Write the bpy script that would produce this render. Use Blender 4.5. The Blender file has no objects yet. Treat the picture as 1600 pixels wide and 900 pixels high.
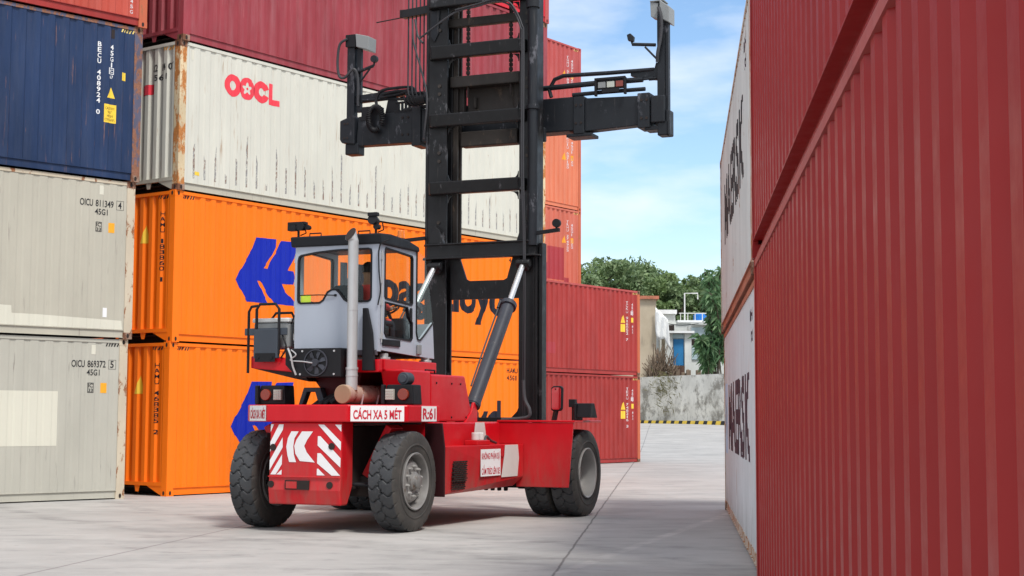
import bpy, bmesh, math, random
import numpy as np
from mathutils import Vector, Matrix
from mathutils.geometry import tessellate_polygon
random.seed(7)
S = bpy.context.scene
C = S.collection
rad = math.radians
PI = math.pi

# ------------------------------------------------------------------ camera
cam = bpy.data.objects.new('camera', bpy.data.cameras.new('camera'))
C.objects.link(cam)
cam.data.sensor_width = 36
cam.data.lens = 2388.37 / 1600 * 36
cam.data.clip_start = 0.1
cam.data.clip_end = 3000
cam.matrix_world = Matrix.Translation((0, 0, 1.512)) @ Matrix.Rotation(PI/2 + 0.084, 4, 'X') @ Matrix.Rotation(0.0039, 4, 'Z')
S.camera = cam

# ------------------------------------------------------------------ sun and sky
SUN = Vector((0.42, -0.62, 1.15)).normalized()
sl = bpy.data.lights.new('sun', 'SUN')
sl.energy = 2.6
sl.angle = rad(12)
sl.color = (1.0, 0.965, 0.91)
so = bpy.data.objects.new('sun', sl)
C.objects.link(so)
so.rotation_euler = SUN.to_track_quat('Z', 'Y').to_euler()

w = bpy.data.worlds.new('World')
S.world = w
w.use_nodes = True
nt = w.node_tree
nt.nodes.clear()
N = nt.nodes.new
Lk = nt.links.new
out = N('ShaderNodeOutputWorld')
bg = N('ShaderNodeBackground')
bg.inputs[1].default_value = 0.115
sky = N('ShaderNodeTexSky')
sky.sky_type = 'NISHITA'
sky.sun_disc = False
sky.sun_elevation = math.asin(SUN.z)
sky.sun_rotation = math.atan2(SUN.x, SUN.y)
sky.air_density = 1.0
sky.dust_density = 0.6
sky.ozone_density = 1.6
tc = N('ShaderNodeTexCoord')
def smooth_noise(scale, sc, detail=6, rough=0.55, loc=(0, 0, 0)):
    mp = N('ShaderNodeMapping'); mp.inputs['Scale'].default_value = sc; mp.inputs['Location'].default_value = loc
    Lk(tc.outputs['Generated'], mp.inputs[0])
    n = N('ShaderNodeTexNoise'); n.inputs['Scale'].default_value = scale
    n.inputs['Detail'].default_value = detail; n.inputs['Roughness'].default_value = rough
    Lk(mp.outputs[0], n.inputs['Vector'])
    return n.outputs[0]
n1 = smooth_noise(5.5, (1, 1, 3.2), 7, 0.52, (0.32, 0.2, 0.75))
r1 = N('ShaderNodeValToRGB')
r1.color_ramp.elements[0].position = 0.45
r1.color_ramp.elements[1].position = 0.74
Lk(n1, r1.inputs[0])
# more cloud overhead and behind the camera than in the gap in front
sep = N('ShaderNodeSeparateXYZ'); Lk(tc.outputs['Generated'], sep.inputs[0])
mr = N('ShaderNodeMapRange'); mr.inputs['From Min'].default_value = 0.93; mr.inputs['From Max'].default_value = 0.3
mr.inputs['To Min'].default_value = 0.0; mr.inputs['To Max'].default_value = 0.9
Lk(sep.outputs[1], mr.inputs[0])
mx = N('ShaderNodeMath'); mx.operation = 'MAXIMUM'
Lk(r1.outputs[0], mx.inputs[0]); Lk(mr.outputs[0], mx.inputs[1])
mm = N('ShaderNodeMath'); mm.operation = 'MULTIPLY'; mm.inputs[1].default_value = 0.92
Lk(mx.outputs[0], mm.inputs[0])
mix = N('ShaderNodeMix'); mix.data_type = 'RGBA'
Lk(mm.outputs[0], mix.inputs[0])
hs = N('ShaderNodeHueSaturation'); hs.inputs['Saturation'].default_value = 1.1; hs.inputs['Value'].default_value = 1.3
Lk(sky.outputs[0], hs.inputs['Color'])
Lk(hs.outputs[0], mix.inputs[6])
mix.inputs[7].default_value = (7.2, 7.5, 7.9, 1)
Lk(mix.outputs[2], bg.inputs[0])
Lk(bg.outputs[0], out.inputs[0])

S.view_settings.view_transform = 'Standard'
S.view_settings.look = 'None'
S.view_settings.gamma = 1
S.view_settings.exposure = 0.40
S.render.engine = 'CYCLES'
S.cycles.max_bounces = 8
S.cycles.transparent_max_bounces = 16

# ------------------------------------------------------------------ materials
MATS = {}
def newmat(name):
    m = bpy.data.materials.new(name); m.use_nodes = True
    return m, m.node_tree, m.node_tree.nodes['Principled BSDF']
def mixc(nt, fac, a, b):
    x = nt.nodes.new('ShaderNodeMix'); x.data_type = 'RGBA'
    for v, i in ((a, 6), (b, 7)):
        if isinstance(v, (tuple, list)): x.inputs[i].default_value = (*v[:3], 1)
        else: nt.links.new(v, x.inputs[i])
    if isinstance(fac, (int, float)): x.inputs[0].default_value = fac
    else: nt.links.new(fac, x.inputs[0])
    return x.outputs[2]
def noise(nt, scale, sc=(1, 1, 1), detail=5, rough=0.55, coord='Object', loc=(0, 0, 0)):
    t = nt.nodes.new('ShaderNodeTexCoord'); mp = nt.nodes.new('ShaderNodeMapping')
    mp.inputs['Scale'].default_value = sc; mp.inputs['Location'].default_value = loc
    nt.links.new(t.outputs[coord], mp.inputs[0])
    n = nt.nodes.new('ShaderNodeTexNoise'); n.inputs['Scale'].default_value = scale
    n.inputs['Detail'].default_value = detail; n.inputs['Roughness'].default_value = rough
    nt.links.new(mp.outputs[0], n.inputs['Vector'])
    return n.outputs[0]
def ramp(nt, v, a, b, lo=0.0, hi=1.0):
    r = nt.nodes.new('ShaderNodeMapRange')
    r.inputs['From Min'].default_value = a; r.inputs['From Max'].default_value = b
    r.inputs['To Min'].default_value = lo; r.inputs['To Max'].default_value = hi
    nt.links.new(v, r.inputs[0]); return r.outputs[0]
def math2(nt, op, a, b=None):
    m = nt.nodes.new('ShaderNodeMath'); m.operation = op
    for i, v in ((0, a), (1, b)):
        if v is None: continue
        if isinstance(v, (int, float)): m.inputs[i].default_value = v
        else: nt.links.new(v, m.inputs[i])
    return m.outputs[0]
def paint(name, col, rough=0.5, var=0.10, rust=0.0, streak=0.0, scol=(0.22, 0.10, 0.05), rcol=(0.17, 0.06, 0.025),
          metal=0.0, bump=0.15, seed=0.0, fade=0.0, scratch=None, rscale=2.2, coat=0.0, dirt=0.0, dirt_h=0.7, spec=0.25):
    if name in MATS: return MATS[name]
    m, nt, b = newmat(name)
    c = tuple(col)
    light = tuple(min(1, v*(1+var)+0.02*var*5*(fade)) for v in c)
    dark = tuple(v*(1-var) for v in c)
    big = noise(nt, 1.3, (1, 1, 0.45), 6, 0.6, loc=(seed, seed*2, 0))
    colr = mixc(nt, ramp(nt, big, 0.32, 0.68), dark, light)
    if fade:
        fs = noise(nt, 2.5, (3, 3, 0.3), 6, 0.65, loc=(seed+5, 3, seed))
        pale = tuple(min(1, v*0.75+0.16) for v in c)
        colr = mixc(nt, ramp(nt, fs, 0.45, 0.8, 0, fade), colr, pale)
    if dirt:
        t = nt.nodes.new('ShaderNodeTexCoord'); sp = nt.nodes.new('ShaderNodeSeparateXYZ')
        nt.links.new(t.outputs['Object'], sp.inputs[0])
        dn = noise(nt, 3.0, (2.5, 2.5, 0.5), 7, 0.65, loc=(seed+1, 0, 4))
        hgt = ramp(nt, sp.outputs[2], dirt_h, 0.1, 0.0, 1.0)
        dm = math2(nt, 'MULTIPLY', hgt, ramp(nt, dn, 0.38, 0.7, 0.1, dirt))
        colr = mixc(nt, dm, colr, (0.16, 0.13, 0.10))
    if streak:
        s = noise(nt, 5.0, (4.5, 4.5, 0.28), 5, 0.6, loc=(seed, 1, seed))
        s2 = noise(nt, 1.2, (1, 1, 1), 3, 0.5, loc=(2, seed, 7))
        sm = math2(nt, 'MULTIPLY', ramp(nt, s, 0.62, 0.72, 0, 1), ramp(nt, s2, 0.5-0.12*streak, 0.62, 0, min(1, streak)))
        colr = mixc(nt, sm, colr, scol)
    if scratch:
        x0, pitch, z0, z1 = scratch
        t = nt.nodes.new('ShaderNodeTexCoord'); sp = nt.nodes.new('ShaderNodeSeparateXYZ')
        nt.links.new(t.outputs['Object'], sp.inputs[0])
        fx = math2(nt, 'FRACT', math2(nt, 'DIVIDE', math2(nt, 'SUBTRACT', sp.outputs[0], x0), pitch))
        near = math2(nt, 'LESS_THAN', math2(nt, 'ABSOLUTE', math2(nt, 'SUBTRACT', fx, 0.5)), 0.085)
        rib = noise(nt, 1.0, (3.6, 1, 0.05), 2, 0.5, loc=(seed, 0, 0))
        top = math2(nt, 'ADD', z0, math2(nt, 'MULTIPLY', ramp(nt, rib, 0.3, 0.75), z1-z0+0.5))
        zb = math2(nt, 'MULTIPLY', math2(nt, 'LESS_THAN', sp.outputs[2], top), math2(nt, 'GREATER_THAN', sp.outputs[2], z0))
        hat = noise(nt, 9.0, (5, 5, 2.2), 4, 0.7, loc=(0, 0, seed))
        msk = math2(nt, 'MULTIPLY', math2(nt, 'MULTIPLY', near, zb), ramp(nt, hat, 0.38, 0.52, 0, 0.75))
        colr = mixc(nt, msk, colr, (0.13, 0.13, 0.15))
        rs = noise(nt, 7.0, (4, 4, 0.7), 5, 0.6, loc=(9, 0, 3))
        msk2 = math2(nt, 'MULTIPLY', msk, ramp(nt, rs, 0.5, 0.6))
        colr = mixc(nt, msk2, colr, (0.22, 0.09, 0.03))
    rn = None
    if rust:
        r = noise(nt, rscale, (1.6, 1.6, 0.7), 10, 0.72, loc=(seed*3, seed, 1))
        th = 0.74 - 0.32*rust
        rn = ramp(nt, r, th, th+0.05)
        r2 = noise(nt, 22, (1, 1, 1), 4, 0.6)
        rc = mixc(nt, ramp(nt, r2, 0.35, 0.65), rcol, tuple(min(1, v*1.5) for v in rcol))
        colr = mixc(nt, rn, colr, rc)
    nt.links.new(colr, b.inputs['Base Color'])
    rr = noise(nt, 6, (1, 1, 1), 5, 0.6)
    nt.links.new(ramp(nt, rr, 0.3, 0.7, max(0.05, rough-0.08), min(1, rough+0.10)), b.inputs['Roughness'])
    b.inputs['Metallic'].default_value = metal
    b.inputs['Specular IOR Level'].default_value = spec
    if coat: b.inputs['Coat Weight'].default_value = coat; b.inputs['Coat Roughness'].default_value = 0.22
    if bump:
        bp = nt.nodes.new('ShaderNodeBump'); bp.inputs['Strength'].default_value = bump; bp.inputs['Distance'].default_value = 0.02
        bn = noise(nt, 2.2, (1, 1, 0.5), 5, 0.5, loc=(3, seed, 0))
        nt.links.new(bn, bp.inputs['Height']); nt.links.new(bp.outputs[0], b.inputs['Normal'])
    MATS[name] = m
    return m

M = {}
M['orange'] = paint('orange_paint', (0.93, 0.185, 0.004), 0.5, 0.05, streak=0.25, scol=(0.6, 0.22, 0.06), bump=0.25, seed=1)
M['cream'] = paint('cream_paint', (0.61, 0.60, 0.525), 0.55, 0.05, rust=0.20, streak=1.3, scol=(0.34, 0.21, 0.12), seed=2, bump=0.3,
                   scratch=(0.265, 0.278, 0.26, 1.0), rcol=(0.25, 0.11, 0.04))
M['grey_paint'] = paint('grey_container_paint', (0.46, 0.435, 0.36), 0.5, 0.06, rust=0.05, streak=0.9, scol=(0.24, 0.2, 0.18), seed=3, bump=0.35)
M['grey_paint2'] = paint('pale_grey_container_paint', (0.45, 0.435, 0.375), 0.5, 0.06, rust=0.05, streak=0.9, scol=(0.2, 0.18, 0.16), seed=8, bump=0.35)
M['navy'] = paint('navy_paint', (0.015, 0.034, 0.092), 0.42, 0.2, rust=0.16, streak=1.0, scol=(0.30, 0.15, 0.10), seed=4, bump=0.4, fade=0.12, rcol=(0.22, 0.09, 0.05))
M['wine'] = paint('wine_red_paint', (0.28, 0.038, 0.050), 0.5, 0.14, rust=0.02, streak=0.3, scol=(0.5, 0.2, 0.2), seed=5, fade=0.35, bump=0.35)
M['bright_red'] = paint('bright_red_paint', (0.58, 0.02, 0.035), 0.4, 0.08, seed=6)
M['salmon'] = paint('faded_red_paint', (0.46, 0.075, 0.05), 0.55, 0.1, rust=0.03, fade=0.2, seed=7, bump=0.35)
M['red_r'] = paint('brick_red_paint', (0.32, 0.032, 0.028), 0.5, 0.14, rust=0.03, streak=0.4, scol=(0.55, 0.22, 0.2), fade=0.10, seed=9, bump=0.4)
M['red_r2'] = paint('brick_red_paint_b', (0.34, 0.036, 0.032), 0.5, 0.14, rust=0.03, streak=0.4, scol=(0.55, 0.22, 0.2), fade=0.12, seed=10, bump=0.4)
M['salmon_d'] = paint('salmon_paint', (0.55, 0.14, 0.09), 0.55, 0.12, rust=0.06, fade=0.3, seed=11, bump=0.3)
M['orange_d'] = paint('orange_salmon_paint', (0.64, 0.19, 0.10), 0.55, 0.08, rust=0.02, fade=0.25, seed=12, bump=0.3)
M['red_d'] = paint('rose_red_paint', (0.42, 0.07, 0.065), 0.5, 0.1, rust=0.02, fade=0.3, seed=13, bump=0.3)
M['red_c'] = paint('wall_red_paint', (0.32, 0.012, 0.011), 0.42, 0.06, streak=0.2, scol=(0.42, 0.08, 0.06), seed=14, bump=0.08, spec=0.30, rust=0.02, rcol=(0.45, 0.2, 0.15))
M['red_c2'] = paint('wall_red_paint_b', (0.32, 0.014, 0.014), 0.42, 0.06, streak=0.2, scol=(0.42, 0.08, 0.06), seed=15, bump=0.08, spec=0.30)
M['white_c'] = paint('white_container_paint', (0.64, 0.655, 0.67), 0.5, 0.08, rust=0.26, streak=0.8, scol=(0.35, 0.22, 0.16), seed=16, bump=0.4, rcol=(0.26, 0.11, 0.05), dirt=0.6, dirt_h=0.6)
M['white_c2'] = paint('stained_white_container_paint', (0.60, 0.60, 0.58), 0.5, 0.1, rust=0.40, streak=1.2, scol=(0.42, 0.25, 0.17), seed=17, bump=0.4, rcol=(0.26, 0.11, 0.05))
M['patch'] = paint('touch_up_cream', (0.64, 0.62, 0.52), 0.5, 0.04, streak=0.3, scol=(0.35, 0.28, 0.22), seed=3)
M['dark_patch'] = paint('touch_up_red', (0.36, 0.045, 0.055), 0.5, 0.08, seed=3)
M['rusty'] = paint('rusty_steel', (0.30, 0.20, 0.15), 0.8, 0.3, rust=0.9, seed=20, rcol=(0.13, 0.055, 0.03), rscale=4)
M['post_cream'] = paint('rusty_cream_post', (0.62, 0.50, 0.32), 0.7, 0.2, rust=0.82, seed=21, rcol=(0.36, 0.14, 0.04), rscale=3.2)
M['post_grey'] = paint('worn_grey_post', (0.58, 0.50, 0.38), 0.7, 0.12, rust=0.60, seed=22, rcol=(0.22, 0.09, 0.04), rscale=3.5)
M['post_navy'] = paint('worn_navy_post', (0.10, 0.10, 0.15), 0.7, 0.2, rust=0.85, seed=23, rcol=(0.20, 0.09, 0.055), rscale=4)
M['post_orange_rust'] = paint('worn_red_post', (0.48, 0.12, 0.06), 0.7, 0.15, rust=0.5, seed=24, rcol=(0.26, 0.10, 0.05), rscale=4)
M['post_white'] = paint('rusty_white_post', (0.55, 0.50, 0.42), 0.7, 0.12, rust=0.75, seed=25, rcol=(0.30, 0.11, 0.025), rscale=3.0)
M['rail_rust'] = paint('rusty_rail', (0.45, 0.16, 0.10), 0.75, 0.2, rust=0.6, seed=26, rcol=(0.20, 0.09, 0.05), rscale=5)
M['red_rail'] = paint('sheen_red_rail', (0.40, 0.09, 0.08), 0.6, 0.1, fade=0.2, seed=27)  # wall red made paler: grazing sheen on the top rail painted into its colour
M['under'] = paint('underframe_black', (0.03, 0.022, 0.02), 0.8, 0.3)
M['black_mark'] = paint('black_lettering', (0.022, 0.022, 0.025), 0.5, 0.1, bump=0)
M['brown_mark'] = paint('faded_black_lettering', (0.07, 0.04, 0.055), 0.6, 0.3, bump=0)
M['navy_mark'] = paint('dark_blue_lettering', (0.008, 0.008, 0.016), 0.5, 0.1, bump=0)
M['blue_mark'] = paint('blue_emblem', (0.002, 0.018, 0.38), 0.5, 0.06, bump=0)
M['white_mark'] = paint('white_lettering', (0.80, 0.80, 0.80), 0.5, 0.08, bump=0)
M['pale_mark'] = paint('worn_white_lettering', (0.68, 0.60, 0.62), 0.5, 0.2, bump=0)
M['red_mark'] = paint('red_lettering', (0.80, 0.045, 0.07), 0.45, 0.14, bump=0, fade=0.25)
M['lightblue_mark'] = paint('pale_blue_emblem', (0.50, 0.66, 0.82), 0.5, 0.1, bump=0)
M['yellow'] = paint('yellow_sticker', (0.85, 0.58, 0.06), 0.5, 0.1, bump=0)
M['amber'] = paint('amber_sticker', (0.85, 0.38, 0.03), 0.5, 0.1, bump=0)
M['paleyellow'] = paint('pale_yellow_stripe', (0.80, 0.62, 0.20), 0.5, 0.15, bump=0)
M['red'] = paint('vehicle_red', (0.56, 0.004, 0.012), 0.36, 0.10, streak=0.25, scol=(0.30, 0.02, 0.02), bump=0.2, coat=0.15, seed=30, dirt=0.75, dirt_h=1.3, rust=0.05, rcol=(0.10, 0.03, 0.02), fade=0.04)
M['red_sticker'] = paint('sign_red', (0.55, 0.02, 0.04), 0.5, 0.08, bump=0)
M['sticker'] = paint('white_reflective_sticker', (0.80, 0.78, 0.78), 0.4, 0.05, bump=0, streak=0.3, scol=(0.4, 0.33, 0.3), seed=4)
M['stripe'] = paint('worn_reflective_band', (0.62, 0.58, 0.55), 0.5, 0.08, bump=0, streak=0.5, seed=9)
M['black'] = paint('mast_black', (0.007, 0.007, 0.008), 0.45, 0.35, rust=0.46, rcol=(0.06, 0.058, 0.062), bump=0.5, seed=31, rscale=2.8, spec=0.35, streak=0.8, scol=(0.08, 0.07, 0.065))
M['black2'] = paint('spreader_black', (0.009, 0.011, 0.015), 0.5, 0.25, rust=0.48, rcol=(0.07, 0.07, 0.08), bump=0.4, seed=32, rscale=2.6, spec=0.35, streak=0.6, scol=(0.09, 0.08, 0.075))
M['black3'] = paint('inner_mast_black', (0.040, 0.034, 0.030), 0.6, 0.3, rust=0.5, rcol=(0.075, 0.055, 0.042), bump=0.2, seed=33, rscale=5)
M['dark'] = paint('dark_fittings', (0.010, 0.010, 0.012), 0.5, 0.2)
M['slate'] = paint('slate_box', (0.05, 0.06, 0.075), 0.5, 0.15)
M['cab'] = paint('cab_grey', (0.40, 0.435, 0.50), 0.42, 0.04, streak=0.15, scol=(0.25, 0.24, 0.25), bump=0.1, seed=34, coat=0.2)
M['cab_sill'] = paint('cab_sill', (0.10, 0.085, 0.10), 0.5, 0.1)
M['silver'] = paint('silver_paint', (0.50, 0.50, 0.50), 0.4, 0.12, metal=0.4, streak=0.3, seed=35)
M['rim'] = paint('rim_paint', (0.28, 0.27, 0.26), 0.42, 0.3, metal=0.35, rust=0.42, rcol=(0.12, 0.09, 0.07), seed=36, rscale=5)
M['rim2'] = paint('rim_paint_light', (0.36, 0.35, 0.335), 0.5, 0.25, metal=0.2, rust=0.35, rcol=(0.12, 0.10, 0.08), seed=37, rscale=5)
M['muffler'] = paint('muffler_rust', (0.36, 0.25, 0.20), 0.75, 0.25, rust=0.62, rcol=(0.15, 0.055, 0.035), seed=38, rscale=4)
M['muffler_cap'] = paint('muffler_cap', (0.36, 0.24, 0.15), 0.7, 0.2, rust=0.1, rcol=(0.2, 0.11, 0.06), seed=39)
M['chrome'] = paint('chrome_rod', (0.75, 0.75, 0.75), 0.22, 0.05, metal=0.8, bump=0)
M['white_plastic'] = paint('white_plastic', (0.62, 0.62, 0.60), 0.5, 0.1)
M['box_grey'] = paint('box_grey', (0.24, 0.25, 0.25), 0.5, 0.1)
M['cyl'] = paint('cylinder_slate', (0.045, 0.048, 0.06), 0.4, 0.25, rust=0.34, rcol=(0.10, 0.09, 0.085), seed=40, rscale=5)
M['hose_grey'] = paint('hose_grey', (0.05, 0.05, 0.055), 0.5, 0.15)
M['lamp_red'] = paint('lamp_red', (0.22, 0.025, 0.008), 0.2, 0.05, bump=0, coat=0.8)
M['lamp_white'] = paint('lamp_white', (0.45, 0.46, 0.40), 0.2, 0.05, bump=0, coat=0.8)
M['beacon'] = paint('beacon_orange', (0.8, 0.2, 0.02), 0.25, 0.05, bump=0, coat=0.8)
M['hiviz'] = paint('hiviz_yellow', (0.75, 0.85, 0.05), 0.6, 0.05, bump=0)
M['shirt'] = paint('red_shirt', (0.70, 0.07, 0.06), 0.85, 0.1)
M['trousers'] = paint('dark_trousers', (0.03, 0.035, 0.05), 0.9, 0.1)
M['skin'] = paint('skin', (0.36, 0.19, 0.12), 0.55, 0.05, bump=0)
M['hair'] = paint('black_hair', (0.015, 0.012, 0.012), 0.6, 0.1, bump=0)
M['seat'] = paint('seat_fabric', (0.02, 0.03, 0.035), 0.85, 0.1)
M['black_stripe'] = paint('black_stripe', (0.025, 0.025, 0.025), 0.6, 0.1, bump=0)

# tyre rubber
m, nt_, b = newmat('tyre_rubber')
n = noise(nt_, 3, (1, 1, 1), 6, 0.6)
n2 = noise(nt_, 30, (1, 1, 1), 3, 0.6)
c1 = mixc(nt_, ramp(nt_, n, 0.35, 0.7), (0.026, 0.028, 0.031), (0.050, 0.052, 0.056))
c1 = mixc(nt_, ramp(nt_, n2, 0.55, 0.75, 0, 0.4), c1, (0.09, 0.085, 0.08))
nt_.links.new(c1, b.inputs['Base Color']); b.inputs['Roughness'].default_value = 0.62
M['tyre'] = m
m, nt_, b = newmat('tyre_sidewall')
n = noise(nt_, 4, (1, 1, 1), 6, 0.6)
c1 = mixc(nt_, ramp(nt_, n, 0.35, 0.7), (0.034, 0.032, 0.030), (0.072, 0.065, 0.058))
nt_.links.new(c1, b.inputs['Base Color']); b.inputs['Roughness'].default_value = 0.75
M['sidewall'] = m

def glass(name, tint, refl=0.9):
    m = bpy.data.materials.new(name); m.use_nodes = True
    nt = m.node_tree; nt.nodes.clear()
    o = nt.nodes.new('ShaderNodeOutputMaterial'); ms = nt.nodes.new('ShaderNodeMixShader')
    t = nt.nodes.new('ShaderNodeBsdfTransparent'); t.inputs[0].default_value = (*tint, 1)
    g = nt.nodes.new('ShaderNodeBsdfGlossy'); g.inputs['Roughness'].default_value = 0.02
    g.inputs[0].default_value = (refl, refl, refl, 1)
    f = nt.nodes.new('ShaderNodeLayerWeight'); f.inputs[0].default_value = 0.5
    pw = math2(nt, 'ADD', math2(nt, 'MULTIPLY', math2(nt, 'POWER', f.outputs[1], 5.0), 0.55), 0.03)
    nt.links.new(pw, ms.inputs[0]); nt.links.new(t.outputs[0], ms.inputs[1]); nt.links.new(g.outputs[0], ms.inputs[2])
    nt.links.new(ms.outputs[0], o.inputs[0])
    return m
M['glass'] = glass('cab_glass', (0.90, 0.96, 0.93))
m, nt_, b = newmat('mirror_glass'); b.inputs['Metallic'].default_value = 1; b.inputs['Roughness'].default_value = 0.03
b.inputs['Base Color'].default_value = (0.85, 0.85, 0.85, 1); M['mirror'] = m

# ------------------------------------------------------------------ object helpers
def obj(name, bm, mats, parent=None, bevel=0.0, smooth=False, label=None):
    me = bpy.data.meshes.new(name)
    bmesh.ops.recalc_face_normals(bm, faces=bm.faces) if name not in ('marking',) else None
    bm.to_mesh(me); bm.free()
    for mm_ in (mats if isinstance(mats, (list, tuple)) else [mats]):
        me.materials.append(M[mm_] if isinstance(mm_, str) else mm_)
    o = bpy.data.objects.new(name, me); C.objects.link(o)
    if parent: o.parent = parent
    if smooth: smooth_me(me)
    if bevel:
        md = o.modifiers.new('bevel', 'BEVEL'); md.width = bevel; md.segments = 2; md.limit_method = 'ANGLE'; md.angle_limit = rad(40)
    if label: o['label'] = label
    return o
def smooth_me(me, ang=35):
    for p in me.polygons: p.use_smooth = True
    try: me.set_sharp_from_angle(angle=rad(ang))
    except Exception: pass
def tag(o, label, cat, group=None):
    o['label'] = label; o['category'] = cat
    if group: o['group'] = group
    return o
def thing(name, label, cat, loc=(0, 0, 0), rz=0, group=None):
    o = bpy.data.objects.new(name, None); C.objects.link(o)
    o.location = loc; o.rotation_euler = (0, 0, rz); o.empty_display_size = 0.3
    return tag(o, label, cat, group)
def struct(o): o['kind'] = 'structure'; return o
def copy_tree(o, parent=None):
    c = o.copy(); C.objects.link(c)
    if parent: c.parent = parent
    for ch in list(o.children): copy_tree(ch, c)
    return c
def B(): return bmesh.new()
def box(bm, x0, x1, y0, y1, z0, z1, mi=0):
    vs = [bm.verts.new(p) for p in ((x0,y0,z0),(x1,y0,z0),(x1,y1,z0),(x0,y1,z0),(x0,y0,z1),(x1,y0,z1),(x1,y1,z1),(x0,y1,z1))]
    for f in ((0,3,2,1),(4,5,6,7),(0,1,5,4),(1,2,6,5),(2,3,7,6),(3,0,4,7)):
        fc = bm.faces.new([vs[i] for i in f]); fc.material_index = mi
    return vs
def prism(bm, pts, axis, a, b_, mi=0):
    """extrude a 2D polygon along axis; pts are (x,z) for 'y', (y,z) for 'x', (x,y) for 'z'"""
    def P(p, t):
        return {'x': (t, p[0], p[1]), 'y': (p[0], t, p[1]), 'z': (p[0], p[1], t)}[axis]
    A = [bm.verts.new(P(p, a)) for p in pts]; D = [bm.verts.new(P(p, b_)) for p in pts]
    n = len(pts)
    bm.faces.new(A).material_index = mi; bm.faces.new(D[::-1]).material_index = mi
    for i in range(n):
        bm.faces.new([A[i], D[i], D[(i+1) % n], A[(i+1) % n]]).material_index = mi
def frame_of(d):
    d = Vector(d).normalized()
    u = d.orthogonal().normalized()
    if abs(d.z) < 0.9: u = Vector((0, 0, 1)).cross(d).normalized()
    return u, d.cross(u).normalized()
def cyl(bm, p0, p1, r0, r1=None, seg=20, mi=0, caps=True):
    p0 = Vector(p0); p1 = Vector(p1); r1 = r0 if r1 is None else r1
    u, v = frame_of(p1-p0)
    A, D = [], []
    for i in range(seg):
        a = 2*PI*i/seg; w_ = u*math.cos(a)+v*math.sin(a)
        A.append(bm.verts.new(p0+w_*r0)); D.append(bm.verts.new(p1+w_*r1))
    for i in range(seg):
        bm.faces.new([A[i], A[(i+1) % seg], D[(i+1) % seg], D[i]]).material_index = mi
    if caps:
        bm.faces.new(A[::-1]).material_index = mi; bm.faces.new(D).material_index = mi
def catmull(pts, n=6):
    pts = [Vector(p) for p in pts]
    if len(pts) < 3: return pts
    o = []
    P = [2*pts[0]-pts[1]] + pts + [2*pts[-1]-pts[-2]]
    for i in range(1, len(P)-2):
        for k in range(n):
            t = k/n; a, b_, c, d = P[i-1], P[i], P[i+1], P[i+2]
            o.append(0.5*((2*b_)+(c-a)*t+(2*a-5*b_+4*c-d)*t*t+(3*b_-a-3*c+d)*t*t*t))
    o.append(pts[-1]); return o
def tube(bm, pts, r, seg=8, mi=0, curve=False, n=6):
    pts = catmull(pts, n) if curve else [Vector(p) for p in pts]
    rings = []; u = None
    for i, p in enumerate(pts):
        d = (pts[min(i+1, len(pts)-1)]-pts[max(i-1, 0)]).normalized()
        if u is None: u, v = frame_of(d)
        else:
            u = (u-d*u.dot(d)); u = u.normalized() if u.length > 1e-6 else frame_of(d)[0]; v = d.cross(u)
        rr = r(i/(len(pts)-1)) if callable(r) else r
        rings.append([bm.verts.new(p+(u*math.cos(2*PI*k/seg)+v*math.sin(2*PI*k/seg))*rr) for k in range(seg)])
    for a, b_ in zip(rings, rings[1:]):
        for k in range(seg):
            bm.faces.new([a[k], a[(k+1) % seg], b_[(k+1) % seg], b_[k]]).material_index = mi
    bm.faces.new(rings[0][::-1]).material_index = mi; bm.faces.new(rings[-1]).material_index = mi
def lathe_x(bm, prof, c=(0, 0, 0), seg=40, mi=0, closed=True):
    """profile (x, r) revolved around the x axis"""
    rings = []
    for x, r in prof:
        rings.append([bm.verts.new((c[0]+x, c[1]+r*math.cos(2*PI*k/seg), c[2]+r*math.sin(2*PI*k/seg))) for k in range(seg)] if r > 1e-5
                     else [bm.verts.new((c[0]+x, c[1], c[2]))])
    for a, b_ in zip(rings, rings[1:]):
        for k in range(seg):
            k2 = (k+1) % seg
            if len(a) == 1 and len(b_) == 1: continue
            if len(a) == 1: f = [a[0], b_[k2], b_[k]]
            elif len(b_) == 1: f = [a[k], a[k2], b_[0]]
            else: f = [a[k], a[k2], b_[k2], b_[k]]
            bm.faces.new(f).material_index = mi
def beam(bm, p0, p1, wx, wz, mi=0):
    p0 = Vector(p0); p1 = Vector(p1); u, v = frame_of(p1-p0)
    q = [(-1,-1),(1,-1),(1,1),(-1,1)]
    A = [bm.verts.new(p0+u*wx/2*a+v*wz/2*b_) for a, b_ in q]; D = [bm.verts.new(p1+u*wx/2*a+v*wz/2*b_) for a, b_ in q]
    for i in range(4): bm.faces.new([A[i], A[(i+1) % 4], D[(i+1) % 4], D[i]]).material_index = mi
    bm.faces.new(A[::-1]).material_index = mi; bm.faces.new(D).material_index = mi

# ------------------------------------------------------------------ lettering
_tc = {}
def text_tris(s, offset=0.0):
    """triangulated outlines of a string, normalised: list of triangles in its own units and its bounds"""
    k = (s, offset)
    if k in _tc: return _tc[k]
    cu = bpy.data.curves.new('t', 'FONT'); cu.body = s; cu.size = 1; cu.offset = offset; cu.fill_mode = 'FRONT'
    cu.resolution_u = 4
    o = bpy.data.objects.new('t', cu); C.objects.link(o)
    bpy.context.view_layer.update()
    me = bpy.data.meshes.new_from_object(o.evaluated_get(bpy.context.evaluated_depsgraph_get()))
    V = [tuple(v.co[:2]) for v in me.vertices]; F = [tuple(p.vertices) for p in me.polygons]
    bpy.data.objects.remove(o); bpy.data.curves.remove(cu); bpy.data.meshes.remove(me)
    xs = [v[0] for v in V] or [0]; ys = [v[1] for v in V] or [0]
    _tc[k] = (V, F, (min(xs), max(xs), min(ys), max(ys)))
    return _tc[k]
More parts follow.
